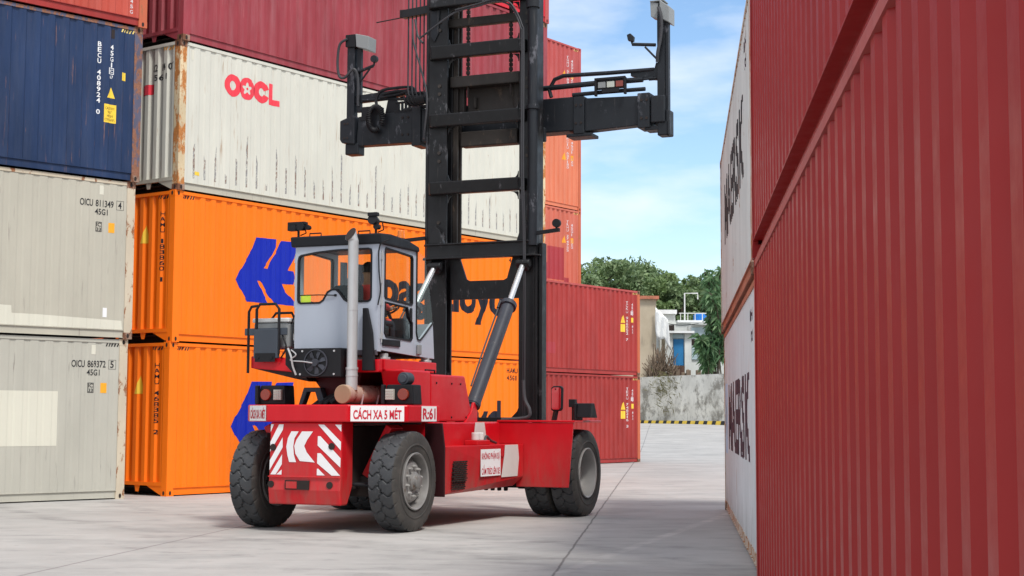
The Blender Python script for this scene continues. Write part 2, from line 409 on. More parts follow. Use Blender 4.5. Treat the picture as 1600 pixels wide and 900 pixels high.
def text2d(bm, s, x0, z0, wd, ht, offset=0.0, ref=None):
    """text into the (x, z) plane of bm, its inked box fitted to wd by ht; ref = (min,max) of y for the height fit"""
    V, F, (a, b_, c, d) = text_tris(s, offset)
    if ref: c, d = ref
    if not V: return
    vs = [bm.verts.new((x0+(v[0]-a)/max(b_-a, 1e-6)*wd, 0, z0+(v[1]-c)/max(d-c, 1e-6)*ht)) for v in V]
    for f in F:
        try: bm.faces.new([vs[i] for i in f])
        except ValueError: pass
def poly2d(bm, pts):
    vs = [bm.verts.new((p[0], 0, p[1])) for p in pts]
    if len(pts) < 5: bm.faces.new(vs); return
    for t in tessellate_polygon([[Vector((p[0], p[1], 0)) for p in pts]]): bm.faces.new([vs[i] for i in t])
def rect2d(bm, x0, z0, x1, z1): poly2d(bm, [(x0, z0), (x1, z0), (x1, z1), (x0, z1)])
def vtext(bm, s, xc, ztop, ch, pitch, cw, offset=0.02):
    for i, c in enumerate(s):
        if c != ' ': text2d(bm, c, xc-cw/2*(0.35 if c in '1I' else 1), ztop-i*pitch-ch, cw*(0.35 if c in '1I' else 1), ch, offset)
def onto(bm, origin, xd, zd, off=0.003):
    """lay a flat (x,z) drawing on a plane"""
    o = Vector(origin); xd = Vector(xd).normalized(); zd = Vector(zd).normalized(); n = xd.cross(zd)
    for v in bm.verts: v.co = o+xd*v.co.x+zd*v.co.z+n*off
def mark(name, bm, mat, parent, label=None):
    me = bpy.data.meshes.new(name); bm.to_mesh(me); bm.free(); me.materials.append(M[mat])
    o = bpy.data.objects.new(name, me); C.objects.link(o); o.parent = parent
    if label: o['label'] = label
    return o

# ------------------------------------------------------------------ containers
H, W = 2.896, 2.438
class Corr:
    def __init__(s, a, b_, pitch, depth, fo=0.38, fs=0.12, y0=0.012):
        n = max(1, round((b_-a)/pitch)); s.a, s.b, s.n, s.p, s.d, s.y0 = a, b_, n, (b_-a)/n, depth, y0
        wi = 1-fo-2*fs
        s.br = []
        for i in range(n):
            x = a+i*s.p
            s.br += [(x, 0), (x+s.p*fo/2, 0), (x+s.p*(fo/2+fs), 1), (x+s.p*(fo/2+fs+wi), 1), (x+s.p*(fo/2+2*fs+wi), 0)]
        s.br.append((b_, 0)); s.xs = [q[0] for q in s.br]; s.ys = [q[1] for q in s.br]
    def y(s, x): return s.y0+float(np.interp(x, s.xs, s.ys))*s.d
def corr_panel(bm, cr, z0, z1, T):
    lo = [bm.verts.new(T(x, cr.y(x), z0)) for x in cr.xs]; hi = [bm.verts.new(T(x, cr.y(x), z1)) for x in cr.xs]
    for i in range(len(lo)-1): bm.faces.new([lo[i], lo[i+1], hi[i+1], hi[i]])
    # closing strips between the ribs and the rails
def on_corr(bm, cr, T):
    if not bm.verts: return
    x0 = min(v.co.x for v in bm.verts); x1 = max(v.co.x for v in bm.verts)
    for x in cr.xs:
        if x0 < x < x1:
            bmesh.ops.bisect_plane(bm, geom=bm.verts[:]+bm.edges[:]+bm.faces[:], plane_co=(x, 0, 0), plane_no=(1, 0, 0), dist=1e-5)
    for v in bm.verts: v.co = Vector(T(v.co.x, cr.y(v.co.x)-0.003, v.co.z))
def casting(name, par, cx, cy, cz, sx, sy, mat, zt):
    """corner casting with its oval holes; sx, sy = direction inward"""
    bm = B()
    X = sorted((cx, cx+sx*0.178)); Y = sorted((cy, cy+sy*0.162)); Z = (cz, cz+0.118)
    box(bm, X[0], X[1], Y[0], Y[1], Z[0], Z[1])
    def hole(c, u, v, n_):
        pts = []
        for k in range(12):
            a = 2*PI*k/12; pts.append(Vector(c)+Vector(u)*math.cos(a)*0.026+Vector(v)*math.sin(a)*0.042)
        f = bm.faces.new([bm.verts.new(p+Vector(n_)*0.003) for p in pts]); f.material_index = 1
    zc = (Z[0]+Z[1])/2
    hole(((X[0]+X[1])/2, cy, zc), (1, 0, 0), (0, 0, 1), (0, -sy, 0))
    hole((cx, (Y[0]+Y[1])/2, zc), (0, 1, 0), (0, 0, 1), (-sx, 0, 0))
    return obj(name, bm, [mat, 'under'], par)
def container(label, loc, rz, L=12.192, side='orange', end=None, post=None, cast=None, toprail=None, botrail=None,
              pitch=0.278, depth=0.036, group=None, marks=(), endmarks=(), fo=0.38, fs=0.12, raised=False, rec=0.030):
    end = end or side; post = post or side; cast = cast or post; toprail = toprail or side; botrail = botrail or side
    t = thing('shipping_container', label, 'shipping container', loc, rz, group)
    cr = Corr(0.17, L-0.17, pitch, depth, fo, fs)
    ce = Corr(0.17, W-0.17, 0.25, 0.045, 0.36, 0.14)
    zb, zt = 0.165, H-0.075
    sides = {'f': lambda x, y, z: (x, y, z), 'b': lambda x, y, z: (L-x, W-y, z)}
    ends = {'l': lambda x, y, z: (y, W-x, z), 'r': lambda x, y, z: (L-y, x, z)}
    for k, T in sides.items():
        bm = B(); corr_panel(bm, cr, zb, zt, T)
        p = obj('side_panel', bm, side, t)
        if k == 'f': pf = p
        bm = B(); a = [T(*q) for q in ((0.16, 0.002, zt), (L-0.16, 0.06, H-0.014))]
        box(bm, *sorted((a[0][0], a[1][0])), *sorted((a[0][1], a[1][1])), zt, H-0.014)
        obj('top_rail', bm, toprail, t)
        bm = B(); q0, q1 = T(0.16, rec, 0), T(L-0.16, rec+0.07, 0)
        box(bm, *sorted((q0[0], q1[0])), *sorted((q0[1], q1[1])), 0.03, zb-0.012)
        q0, q1 = T(0.16, 0.006, 0), T(L-0.16, 0.10, 0)
        box(bm, *sorted((q0[0], q1[0])), *sorted((q0[1], q1[1])), zb-0.012, zb)
        q0, q1 = T(0.16, 0.012+0.4*(rec-0.03), 0), T(L-0.16, rec, 0)
        box(bm, *sorted((q0[0], q1[0])), *sorted((q0[1], q1[1])), 0.022, 0.03)
        obj('bottom_rail', bm, botrail, t)
    for k, T in ends.items():
        bm = B(); corr_panel(bm, ce, 0.26 if raised else 0.2, zt, T)
        p = obj('end_panel', bm, end, t)
        if k == 'l': pe = p
        bm = B(); q0, q1 = T(0.16, 0.002, 0), T(W-0.16, 0.07, 0)
        box(bm, *sorted((q0[0], q1[0])), *sorted((q0[1], q1[1])), zt, H-0.014)
        obj('top_rail', bm, toprail, t)
        bm = B(); box(bm, *sorted((q0[0], q1[0])), *sorted((q0[1], q1[1])), 0.19 if raised else 0.06, 0.26 if raised else 0.2)
        if raised:
            for s_, x0 in ((1, 0.16), (-1, W-0.16)):
                pts = [T(x0, 0.01, 0.03), T(x0+s_*0.05, 0.01, 0.03), T(x0+s_*0.42, 0.01, 0.19), T(x0, 0.01, 0.19)]
                bk = [T(x0, 0.03, 0.03), T(x0+s_*0.05, 0.03, 0.03), T(x0+s_*0.42, 0.03, 0.19), T(x0, 0.03, 0.19)]
                f1 = [bm.verts.new(q) for q in pts]; f2 = [bm.verts.new(q) for q in bk]
                bm.faces.new(f1); bm.faces.new(f2[::-1])
                for i in range(4): bm.faces.new([f1[i], f2[i], f2[(i+1) % 4], f1[(i+1) % 4]])
            for x0 in (0.85, W-0.85):
                pts = [(x0-0.07, 0.19), (x0+0.07, 0.19), (x0+0.035, 0.07), (x0-0.035, 0.07)]
                f1 = [bm.verts.new(T(q[0], 0.012, q[1])) for q in pts]; f2 = [bm.verts.new(T(q[0], 0.03, q[1])) for q in pts]
                bm.faces.new(f1); bm.faces.new(f2[::-1])
                for i in range(4): bm.faces.new([f1[i], f2[i], f2[(i+1) % 4], f1[(i+1) % 4]])
        obj('end_sill', bm, botrail, t)
    bm = B(); box(bm, 0.06, L-0.06, 0.06, W-0.06, H-0.045, H-0.02)
    obj('roof_panel', bm, side, t)
    bm = B(); box(bm, 0.16, L-0.16, 0.10, W-0.10, 0.13, 0.155)
    for k in range(int(L/0.6)): box(bm, 0.4+k*0.6, 0.46+k*0.6, 0.101, W-0.101, 0.035, 0.13)
    obj('underframe', bm, 'under', t)
    for cx, sx in ((0, 1), (L, -1)):
        for cy, sy in ((0, 1), (W, -1)):
            bm = B(); X = sorted((cx+sx*0.002, cx+sx*0.165)); Y = sorted((cy+sy*0.002, cy+sy*0.155))
            # corner post: two flanges and a return
            prof = [(0.003, 0.003), (0.168, 0.003), (0.168, 0.05), (0.06, 0.05), (0.05, 0.155), (0.003, 0.155)]
            prism(bm, [(cx+sx*a, cy+sy*b_) for a, b_ in prof], 'z', 0.118, H-0.118)
            obj('corner_post', bm, post, t)
            casting('corner_casting', t, cx, cy, 0, sx, sy, cast, 0)
            casting('corner_casting', t, cx, cy, H-0.118, sx, sy, cast, 1)
    for parent, crr, T, lst in ((pf, cr, sides['f'], marks), (pe, ce, ends['l'], endmarks)):
        for mk in lst:
            nm, mat, fn = mk[0], mk[1], mk[2]
            bm = B(); fn(bm); bmesh.ops.triangulate(bm, faces=bm.faces[:])
            on_corr(bm, crr, T); mark(nm, bm, mat, parent)
    return t, cr, sides['f']

def stack_of(n, o, ang, flip=False, lean=0.0, L=12.192):
    """positions of the n containers of one pile"""
    res = []
    for k in range(n):
        x, y = o[0]+lean*k, o[1]
        if flip: res.append(((x, y, k*(H+0.0)), ang))
        else: res.append(((x, y, k*H), ang))
    return res
def hazard(x0, x1, z0, z1, n, mat=None):
    def f(bm):
        p = (x1-x0)/n
        for i in range(n):
            poly2d(bm, [(x0+i*p, z0), (x0+(i+0.5)*p, z0), (x0+(i+0.95)*p, z1), (x0+(i+0.45)*p, z1)])
    return f
def R_(x0, z0, x1, z1): return lambda bm: rect2d(bm, x0, z0, x1, z1)
def P_(*pts): return lambda bm: poly2d(bm, pts)
def T_(s, x0, z0, wd, ht, off=0.015, ref=None): return lambda bm: text2d(bm, s, x0, z0, wd, ht, off, ref)
def V_(s, xc, zt, ch, pitch, cw, off=0.02): return lambda bm: vtext(bm, s, xc, zt, ch, pitch, cw, off)
def many(*fs):
    def f(bm):
        for g in fs: g(bm)
    return f
def frame2d(x0, z0, x1, z1, t):
    return many(R_(x0, z0, x1, z0+t), R_(x0, z1-t, x1, z1), R_(x0, z0+t, x0+t, z1-t), R_(x1-t, z0+t, x1, z1-t))

aA, aB, aC = 0.7802, 0.9386, 1.4618
LA = 12.192
oA = (-7.0213, 27.9547); dA = (math.cos(aA), math.sin(aA))
def A_loc(k): return (oA[0]-dA[0]*LA+0.0692*k, oA[1]-dA[1]*LA, k*H)
G_A = 'containers in the stack at the left edge'
G_B = 'containers in the tall stack behind the truck'
def tri(x, z, w_, h_): return P_((x-w_/2, z), (x+w_/2, z), (x, z+h_))
def yb(x): return LA+x       # A markings were measured from its right end
def oicu(num1, num2, zt, dx=0.0):
    return [('marking_text', 'black_mark', many(
        T_('OICU', yb(-1.11+dx), zt-0.125, 0.26, 0.125), T_(num1, yb(-0.80+dx), zt-0.125, 0.36, 0.125), T_(num2, yb(-0.34+dx), zt-0.125, 0.07, 0.125),
        T_('45G1', yb(-0.81+dx), zt-0.27, 0.26, 0.11), frame2d(yb(-0.38+dx), zt-0.15, yb(-0.23+dx), zt+0.02, 0.006))),
        ('code_sticker', 'black_mark', many(frame2d(yb(-0.79), zt-0.58, yb(-0.67), zt-0.40, 0.01), T_('IC', yb(-0.775), zt-0.485, 0.09, 0.07), T_('33', yb(-0.775), zt-0.565, 0.09, 0.06))),
        ('inspection_sticker', 'amber', R_(yb(-0.53), zt-0.58, yb(-0.41), zt-0.40))]
hz = hazard(yb(-0.45), yb(-0.17), H-0.145, H-0.085, 5)
_, _, _ = container('pale grey container at the foot of the left edge stack with a cream square', A_loc(0), aA, LA, 'grey_paint2', post='post_grey', cast='post_grey', depth=0.011, group=G_A,
    marks=oicu('869372', '5', 2.49)+[('repainted_patch', 'patch', R_(yb(-2.95), 0.97, yb(-1.36), 1.93)), ('hazard_stripe', 'black_stripe', hz),
    ('door_hook', 'patch', R_(yb(-0.73), 2.60, yb(-0.64), 2.77))], fo=0.45)
container('pale grey container in the left edge stack with a cream band along its bottom', A_loc(1), aA, LA, 'grey_paint', post='post_grey', cast='rusty', toprail='post_grey', depth=0.010, group=G_A,
    marks=oicu('811349', '4', 2.50)+[('repainted_patch', 'patch', P_((yb(-3.2), 0.168), (yb(-0.2), 0.168), (yb(-0.22), 0.33), (yb(-1.9), 0.37), (yb(-2.35), 0.37), (yb(-2.36), 0.50), (yb(-3.2), 0.52))),
    ('door_hook', 'patch', R_(yb(-0.73), 2.60, yb(-0.64), 2.77)),
    ('paper_label', 'white_mark', R_(yb(-0.60), 0.38, yb(-0.52), 0.55))], fo=0.45)
container('dark blue container with white stacked lettering and rust streaks in the left edge stack', A_loc(2), aA, LA, 'navy', post='post_navy', cast='rusty', toprail='post_navy', depth=0.022, group=G_A,
    marks=[('marking_text', 'white_mark', many(V_('BECU 408924 0', -0.87+LA, 2.50, 0.088, 0.104, 0.075), V_('45G1', -0.62+LA, 2.48, 0.09, 0.11, 0.07),
            frame2d(yb(-0.68), 1.93, yb(-0.57), 2.05, 0.012), T_('IC', yb(-0.66), 1.96, 0.07, 0.06), T_('67', yb(-0.655), 1.85, 0.07, 0.06))),
           ('warning_sticker', 'yellow', many(tri(yb(-0.62), 1.49, 0.17, 0.20), R_(yb(-0.76), 1.03, yb(-0.51), 1.37), R_(yb(-0.41), 1.85, yb(-0.33), 2.0))),
           ('sticker_text', 'black_mark', many(T_('CAUTION', yb(-0.735), 1.27, 0.2, 0.05), T_("9'6\"", yb(-0.69), 1.20, 0.1, 0.05), T_('HIGH', yb(-0.70), 1.13, 0.13, 0.05), T_('CONTAINER', yb(-0.745), 1.06, 0.22, 0.05))),
           ('hazard_stripe', 'paleyellow', hz), ('door_hook', 'under', R_(yb(-0.64), 2.60, yb(-0.57), 2.77))])
container('faded orange red container topmost in the left edge stack', A_loc(3), aA, LA, 'salmon', post='post_orange_rust', cast='post_orange_rust', botrail='red_r', depth=0.034, group=G_A,
    marks=[('marking_text', 'pale_mark', V_('45G', -0.31+LA, 0.50, 0.07, 0.10, 0.06))])

oB = (-6.4424, 28.7706)
def B_loc(k): return (oB[0]+0.041*k, oB[1], k*H)
# emblem seen in the photo as a broken blue shape
emb = [(1.63, 1.30), (1.73, 1.48), (1.99, 1.84), (2.15, 2.19), (2.74, 2.20), (2.70, 2.03), (2.57, 1.82), (2.37, 1.58), (2.50, 1.58), (2.60, 1.80), (2.72, 1.93), (2.86, 2.18), (3.36, 2.20),
       (3.30, 1.95), (3.15, 1.73), (3.08, 1.59), (3.22, 1.58), (3.27, 1.45), (3.22, 1.31), (2.89, 1.30), (2.98, 1.16), (3.15, 1.05), (3.36, 0.87), (2.70, 0.88), (2.50, 1.06), (2.29, 1.32), (2.22, 1.32), (2.38, 1.06), (2.52, 0.88),
       (1.94, 0.88), (1.74, 1.13)]
HL = [('line_emblem', 'blue_mark', P_(*emb)),
      ('line_name', 'navy_mark', T_('Hapag-Lloyd', 4.66, 0.80, 5.85, 1.10, 0.035))]
HLm = lambda code: HL+[('hazard_stripe', 'black_stripe', many(hazard(0.20, 0.50, H-0.150, H-0.085, 5))),
      ('marking_text', 'navy_mark', many(T_('HAMU', 10.75, 2.58, 0.42, 0.12), T_(code, 11.26, 2.58, 0.42, 0.12), T_('45G1', 10.75, 2.40, 0.38, 0.12), V_('3860', 11.86, 2.5, 0.08, 0.1, 0.07)))]
Em = [('warning_sticker', 'yellow', tri(W-0.86, 1.92, 0.24, 0.36)), ('marking_text', 'navy_mark', None), ('hazard_stripe', 'black_stripe', hazard(W-0.50, W-0.18, H-0.15, H-0.085, 5))]
def em(code): return [Em[0], ('marking_text', 'navy_mark', V_(code, W-0.37, 2.50, 0.085, 0.105, 0.08)), Em[2]]
container('bright orange container on the ground behind the truck, blue emblem partly behind the wheel', B_loc(0), aB, LA, 'orange', depth=0.025, group=G_B, marks=HLm('468'), endmarks=em('HAMU 468385 2'), raised=True)
container('bright orange container resting on the other orange one, blue emblem beside the cab', B_loc(1), aB, LA, 'orange', depth=0.025, group=G_B, marks=HLm('468'), endmarks=em('HAMU 183860 1'), raised=True)

# flower of the red company lettering: letters as ring outlines
def oo(bm):
    def ring(cx, cz, rx, rz, ix, iz):
        n = 28
        for k in range(n):
            a, b_ = 2*PI*k/n, 2*PI*(k+1)/n
            poly2d(bm, [(cx+math.cos(a)*ix, cz+math.sin(a)*iz), (cx+math.cos(a)*rx, cz+math.sin(a)*rz), (cx+math.cos(b_)*rx, cz+math.sin(b_)*rz), (cx+math.cos(b_)*ix, cz+math.sin(b_)*iz)])
    ring(1.385, 2.25, 0.215, 0.225, 0.085, 0.095)
    # second O with a five petal flower cut out
    n = 40; cx, cz = 1.775, 2.25
    def pet(a): return 0.095+0.030*math.cos(5*(a-PI/2))
    for k in range(n):
        a, b_ = 2*PI*k/n, 2*PI*(k+1)/n
        poly2d(bm, [(cx+math.cos(a)*pet(a), cz+math.sin(a)*pet(a)*1.05), (cx+math.cos(a)*0.215, cz+math.sin(a)*0.225), (cx+math.cos(b_)*0.215, cz+math.sin(b_)*0.225), (cx+math.cos(b_)*pet(b_), cz+math.sin(b_)*pet(b_)*1.05)])
    poly2d(bm, [(cx+0.025*math.cos(2*PI*k/10), cz+0.027*math.sin(2*PI*k/10)) for k in range(10)])
    cx = 2.17
    for k in range(24):
        a0 = rad(22)+(2*PI-rad(44))*k/24; b_ = rad(22)+(2*PI-rad(44))*(k+1)/24
        poly2d(bm, [(cx+math.cos(a0)*0.08, cz+math.sin(a0)*0.085), (cx+math.cos(a0)*0.215, cz+math.sin(a0)*0.225), (cx+math.cos(b_)*0.215, cz+math.sin(b_)*0.225), (cx+math.cos(b_)*0.08, cz+math.sin(b_)*0.085)])
    poly2d(bm, [(2.375, 2.03), (2.68, 2.03), (2.68, 2.15), (2.49, 2.15), (2.49, 2.47), (2.375, 2.47)])
container('cream white container with red lettering above the orange ones', B_loc(2), aB, LA, 'cream', post='post_cream', cast='rusty', depth=0.017, fo=0.42, group=G_B, raised=True,
    botrail='grey_paint', marks=[('line_name', 'red_mark', oo), ('inspection_sticker', 'yellow', R_(0.43, 0.33, 0.56, 0.40)), ('door_hook', 'patch', R_(0.30, 2.56, 0.36, 2.76))],
    endmarks=[('marking_text', 'black_mark', many(T_('82 14 07', W-0.82, 2.36, 0.62, 0.14), T_('56 1', W-0.75, 2.18, 0.36, 0.12))), ('line_name', 'red_mark', R_(W-1.10, 1.93, W-0.80, 2.13)),
              ('hazard_stripe', 'amber', hazard(W-0.50, W-0.18, H-0.15, H-0.085, 5))])
container('wine red container above the cream white one', B_loc(3), aB, LA, 'wine', depth=0.036, group=G_B, cast='rusty', raised=True)
container('bright red container topmost in the tall stack, showing beside the mast top', B_loc(4), aB, LA, 'bright_red', post='red_d', depth=0.036, group=G_B)

# two far piles beyond the truck
dB = (math.cos(aB), math.sin(aB))
oR = (4.3593, 51.9095); oD = (2.4123, 53.1726)
def far_loc(o, k): return (o[0]-dB[0]*LA, o[1]-dB[1]*LA, k*H)
def far_marks(code, dx=0.0, mat='pale_mark'):
    return [('marking_text', mat, many(V_(code, yb(-0.79+dx), 2.50, 0.085, 0.104, 0.07), V_('45G1', yb(-0.48+dx), 2.45, 0.09, 0.11, 0.07), R_(yb(-0.53), 2.05, yb(-0.43), 2.18), V_('MAX', yb(-0.47+dx), 1.70, 0.08, 0.1, 0.06))),
            ('warning_sticker', 'yellow', many(tri(yb(-1.05), 1.76, 0.22, 0.26), R_(yb(-1.19), 1.46, yb(-0.90), 1.72), R_(yb(-0.52), 1.80, yb(-0.42), 1.96))),
            ('hazard_stripe', 'paleyellow', hz)]
def far_marks_d(code):
    return [('marking_text', 'pale_mark', many(V_(code, yb(-0.80), 2.50, 0.085, 0.10, 0.07), V_('45G1 22G', yb(-0.53), 2.40, 0.09, 0.11, 0.07))),
            ('warning_sticker', 'amber', many(tri(yb(-1.03), 1.70, 0.20, 0.26), R_(yb(-0.58), 1.72, yb(-0.48), 1.90))), ('hazard_stripe', 'paleyellow', hz)]
GR = 'red containers in the two high stack right of the truck'
container('red container on the ground right of the truck front, lower of two', far_loc(oR, 0), aB, LA, 'red_r', post='post_orange_rust', cast='rusty', depth=0.036, group=GR, marks=far_marks('TEXU 748216 3'))
container('red container on top of the two high stack right of the mast', far_loc(oR, 1), aB, LA, 'red_r2', post='post_orange_rust', cast='rusty', toprail='red_d', depth=0.036, group=GR,
    marks=far_marks('TCKU 916052 7')+[('repainted_patch', 'dark_patch', R_(yb(-6.4), 0.6, yb(-5.0), 0.95))])
GD = 'containers in the five high stack furthest back'
dm = ['red_r', 'salmon', 'salmon_d', 'orange_d', 'red_d']
dl = ['dull red container at the foot of the furthest stack, behind the red pair',
      'faded red container second from the ground in the furthest stack, behind the red pair',
      'salmon container with dark red repainted patches just above the red pair in the furthest stack',
      'orange salmon container second from the top of the furthest stack',
      'rose red container topmost in the furthest stack against the sky']
for k in range(5):
    mk = far_marks_d(['GESU 410233', 'CAIU 820114', 'TRHU 274955', 'FCIU 637180', 'TGHU 509831'][k])
    if k == 2: mk = mk+[('repainted_patch', 'dark_patch', many(R_(yb(-2.05), 0.40, yb(-1.05), 1.52), R_(yb(-2.4), 0.3, yb(-2.06), 0.95), R_(yb(-1.04), 0.25, yb(-0.75), 0.5)))]
    container(dl[k], far_loc(oD, k), aB, LA, dm[k], post='post_orange_rust' if k != 4 else 'red_d', depth=0.036, group=GD, marks=mk)

# the wall of containers on the right: local x runs from the far end towards the camera
LW = 10.83
oC = (2.3548, 14.6971)
dC = (math.cos(aC), math.sin(aC))
def C_loc(k, s, out=0.0): return (oC[0]+dC[0]*s-0.0417*k-0.994*out, oC[1]+dC[1]*s+0.109*out, k*H)
def letters(x0, x1, z0, z1, s='MAERSK'):
    return T_(s, x0, z0, x1-x0, z1-z0, 0.03)
def star(x0, z0, x1, z1):
    def f(bm):
        cx, cz, r = (x0+x1)/2, (z0+z1)/2, min(x1-x0, z1-z0)*0.40
        pts = []
        for k in range(14):
            a = PI/2+2*PI*k/14; q = r if k % 2 == 0 else r*0.52
            pts.append((cx+math.cos(a)*q, cz+math.sin(a)*q))
        poly2d(bm, pts)
    return f
G_C = 'white containers in the right hand row'
wm = lambda z0, z1, m_: [('line_name', m_, letters(1.95, 9.05, z0, z1)),
     ('marking_text', 'brown_mark', many(T_('MSKU', 9.30, 2.52, 0.55, 0.13), T_('45G1', 9.35, 2.30, 0.45, 0.12)))]
container('white container on the ground at the right with worn black lettering', C_loc(0, LW), aC+PI, LW, 'white_c', post='post_white', cast='rusty', toprail='rail_rust', botrail='post_white', pitch=0.278, depth=0.03,
    group=G_C, marks=wm(1.02, 2.02, 'brown_mark')+[('line_emblem', 'lightblue_mark', R_(0.45, 0.95, 1.45, 2.05)), ('emblem_star', 'white_mark', star(0.45, 0.95, 1.45, 2.05))])
container('stained white container standing on the other white one with broken lettering', C_loc(1, LW), aC+PI, LW, 'white_c2', post='post_white', cast='rusty', toprail='post_white', botrail='rail_rust', pitch=0.278, depth=0.03,
    group=G_C, marks=wm(1.25, 2.20, 'black_mark'))
G_RC = 'deep red containers of the right hand wall'
container('deep red container on the ground filling the right edge of the view', C_loc(0, -1.30, 0.085), aC+PI, LA, 'red_c', toprail='red_rail', pitch=0.31, depth=0.036, fo=0.36, fs=0.13, rec=0.085, group=G_RC)
container('deep red container resting on the one at the right edge', C_loc(1, -1.30, 0.06), aC+PI, LA, 'red_c2', botrail='red_c', pitch=0.31, depth=0.036, fo=0.36, fs=0.13, rec=0.085, group=G_RC)

# ------------------------------------------------------------------ ground
def gz(x, y):
    t = min(max((y-56)/(112-56), 0), 1)
    return 1.05*t*t*(3-2*t)
bm = B()
xs = [-400, -150, -60, -30, -15, 0, 8, 15, 25, 40, 80, 200, 500]; ys = [-60, 0, 10, 20, 30, 40, 50]+[56+4*k for k in range(16)]+[140, 200, 400, 900]
g = [[bm.verts.new((x, y, gz(x, y))) for x in xs] for y in ys]
for j in range(len(ys)-1):
    for i in range(len(xs)-1): bm.faces.new([g[j][i], g[j][i+1], g[j+1][i+1], g[j+1][i]])
m, gn, b = newmat('concrete')
big = noise(gn, 0.35, (1, 1, 1), 6, 0.6, 'Object')
sm1 = noise(gn, 0.8, (0.6, 1.0, 1), 8, 0.65, 'Object', (3, 1, 0))
sm2 = noise(gn, 2.3, (0.55, 1.1, 1), 8, 0.7, 'Object', (7, 2, 0))
fine = noise(gn, 35, (1, 1, 1), 3, 0.6, 'Object')
c = mixc(gn, ramp(gn, big, 0.3, 0.7), (0.325, 0.313, 0.297), (0.43, 0.412, 0.388))
near = ramp(gn, noise(gn, 0.09, (1, 1, 1), 3, 0.5, 'Object', (2, 2, 0)), 0.35, 0.6, 0.45, 1.0)
c = mixc(gn, math2(gn, 'MULTIPLY', near, ramp(gn, sm1, 0.48, 0.66, 0, 0.6)), c, (0.24, 0.235, 0.225))
c = mixc(gn, math2(gn, 'MULTIPLY', near, ramp(gn, sm2, 0.54, 0.68, 0, 0.65)), c, (0.16, 0.155, 0.15))
c = mixc(gn, ramp(gn, sm2, 0.46, 0.32, 0, 0.4), c, (0.50, 0.485, 0.46))
spots = noise(gn, 2.4, (1, 1, 1), 2, 0.4, 'Object', (11, 4, 0))
c = mixc(gn, ramp(gn, spots, 0.74, 0.79, 0, 0.6), c, (0.09, 0.085, 0.08))
c = mixc(gn, ramp(gn, fine, 0.62, 0.75, 0, 0.35), c, (0.20, 0.19, 0.18))
tcg = gn.nodes.new('ShaderNodeTexCoord'); spg = gn.nodes.new('ShaderNodeSeparateXYZ'); gn.links.new(tcg.outputs['Object'], spg.inputs[0])
wob = noise(gn, 1.6, (1, 1, 1), 5, 0.6, 'Object', (5, 5, 0))
def gline(p0, p1, width, soft, wobble, a=None, b_=None):
    """mask that is 1 on the ground line p0-p1"""
    d = Vector((p1[0]-p0[0], p1[1]-p0[1])); n_ = Vector((-d.y, d.x)).normalized(); dn = d.normalized()
    v = math2(gn, 'ADD', math2(gn, 'MULTIPLY', spg.outputs[0], n_.x), math2(gn, 'MULTIPLY', spg.outputs[1], n_.y))
    v = math2(gn, 'SUBTRACT', v, p0[0]*n_.x+p0[1]*n_.y)
    v = math2(gn, 'ADD', v, math2(gn, 'MULTIPLY', math2(gn, 'SUBTRACT', wob, 0.5), wobble))
    k = ramp(gn, math2(gn, 'ABSOLUTE', v), width, width+soft, 1, 0)
    if a is not None:
        s_ = math2(gn, 'ADD', math2(gn, 'MULTIPLY', spg.outputs[0], dn.x), math2(gn, 'MULTIPLY', spg.outputs[1], dn.y))
        s_ = math2(gn, 'SUBTRACT', s_, p0[0]*dn.x+p0[1]*dn.y)
        k = math2(gn, 'MULTIPLY', k, math2(gn, 'MULTIPLY', ramp(gn, s_, a, a+0.3), ramp(gn, s_, b_-0.3, b_, 1, 0)))
    return k
arcs = []
for cx, cy, rd, wd_ in ((-14.0, 8.0, 16.2, 0.16), (-14.0, 8.0, 18.0, 0.16), (9.0, 34.0, 17.5, 0.15), (9.0, 34.0, 19.4, 0.15)):
    dx_ = math2(gn, 'SUBTRACT', spg.outputs[0], cx); dy_ = math2(gn, 'SUBTRACT', spg.outputs[1], cy)
    dd_ = math2(gn, 'SQRT', math2(gn, 'ADD', math2(gn, 'MULTIPLY', dx_, dx_), math2(gn, 'MULTIPLY', dy_, dy_)))
    k = ramp(gn, math2(gn, 'ABSOLUTE', math2(gn, 'SUBTRACT', dd_, rd)), wd_*0.5, wd_*1.6, 1, 0)
    c = mixc(gn, math2(gn, 'MULTIPLY', k, ramp(gn, sm2, 0.40, 0.62, 0.0, 0.38)), c, (0.15, 0.145, 0.14))
GL = [((0.37, 14.5), (2.55, 36.1), 0.006, 0.014, 0.05, (0.11, 0.10, 0.095), 0.85),
      ((-4.63, 14.6), (-3.30, 24.0), 0.010, 0.018, 0.04, (0.14, 0.12, 0.12), 0.6)]
for p0, p1, wd, sf, wo, col, st in GL:
    k = gline(p0, p1, wd, sf, wo); c = mixc(gn, math2(gn, 'MULTIPLY', k, st), c, col)
k = gline((0.75, 15.9), (3.35, 24.1), 0.045, 0.05, 0.06, -1.0, 9.5)
k = math2(gn, 'MULTIPLY', k, ramp(gn, sm2, 0.35, 0.58, 0.55, 0.0)); c = mixc(gn, k, c, (0.62, 0.58, 0.54))
# darker asphalt strip and drain in front of the far kerb
gn.links.new(c, b.inputs['Base Color'])
gn.links.new(ramp(gn, sm1, 0.3, 0.7, 0.62, 0.85), b.inputs['Roughness'])
bp = gn.nodes.new('ShaderNodeBump'); bp.inputs['Strength'].default_value = 0.25; bp.inputs['Distance'].default_value = 0.01
gn.links.new(fine, bp.inputs['Height']); gn.links.new(bp.outputs[0], b.inputs['Normal'])
M['concrete'] = m
struct(obj('ground', bm, 'concrete'))

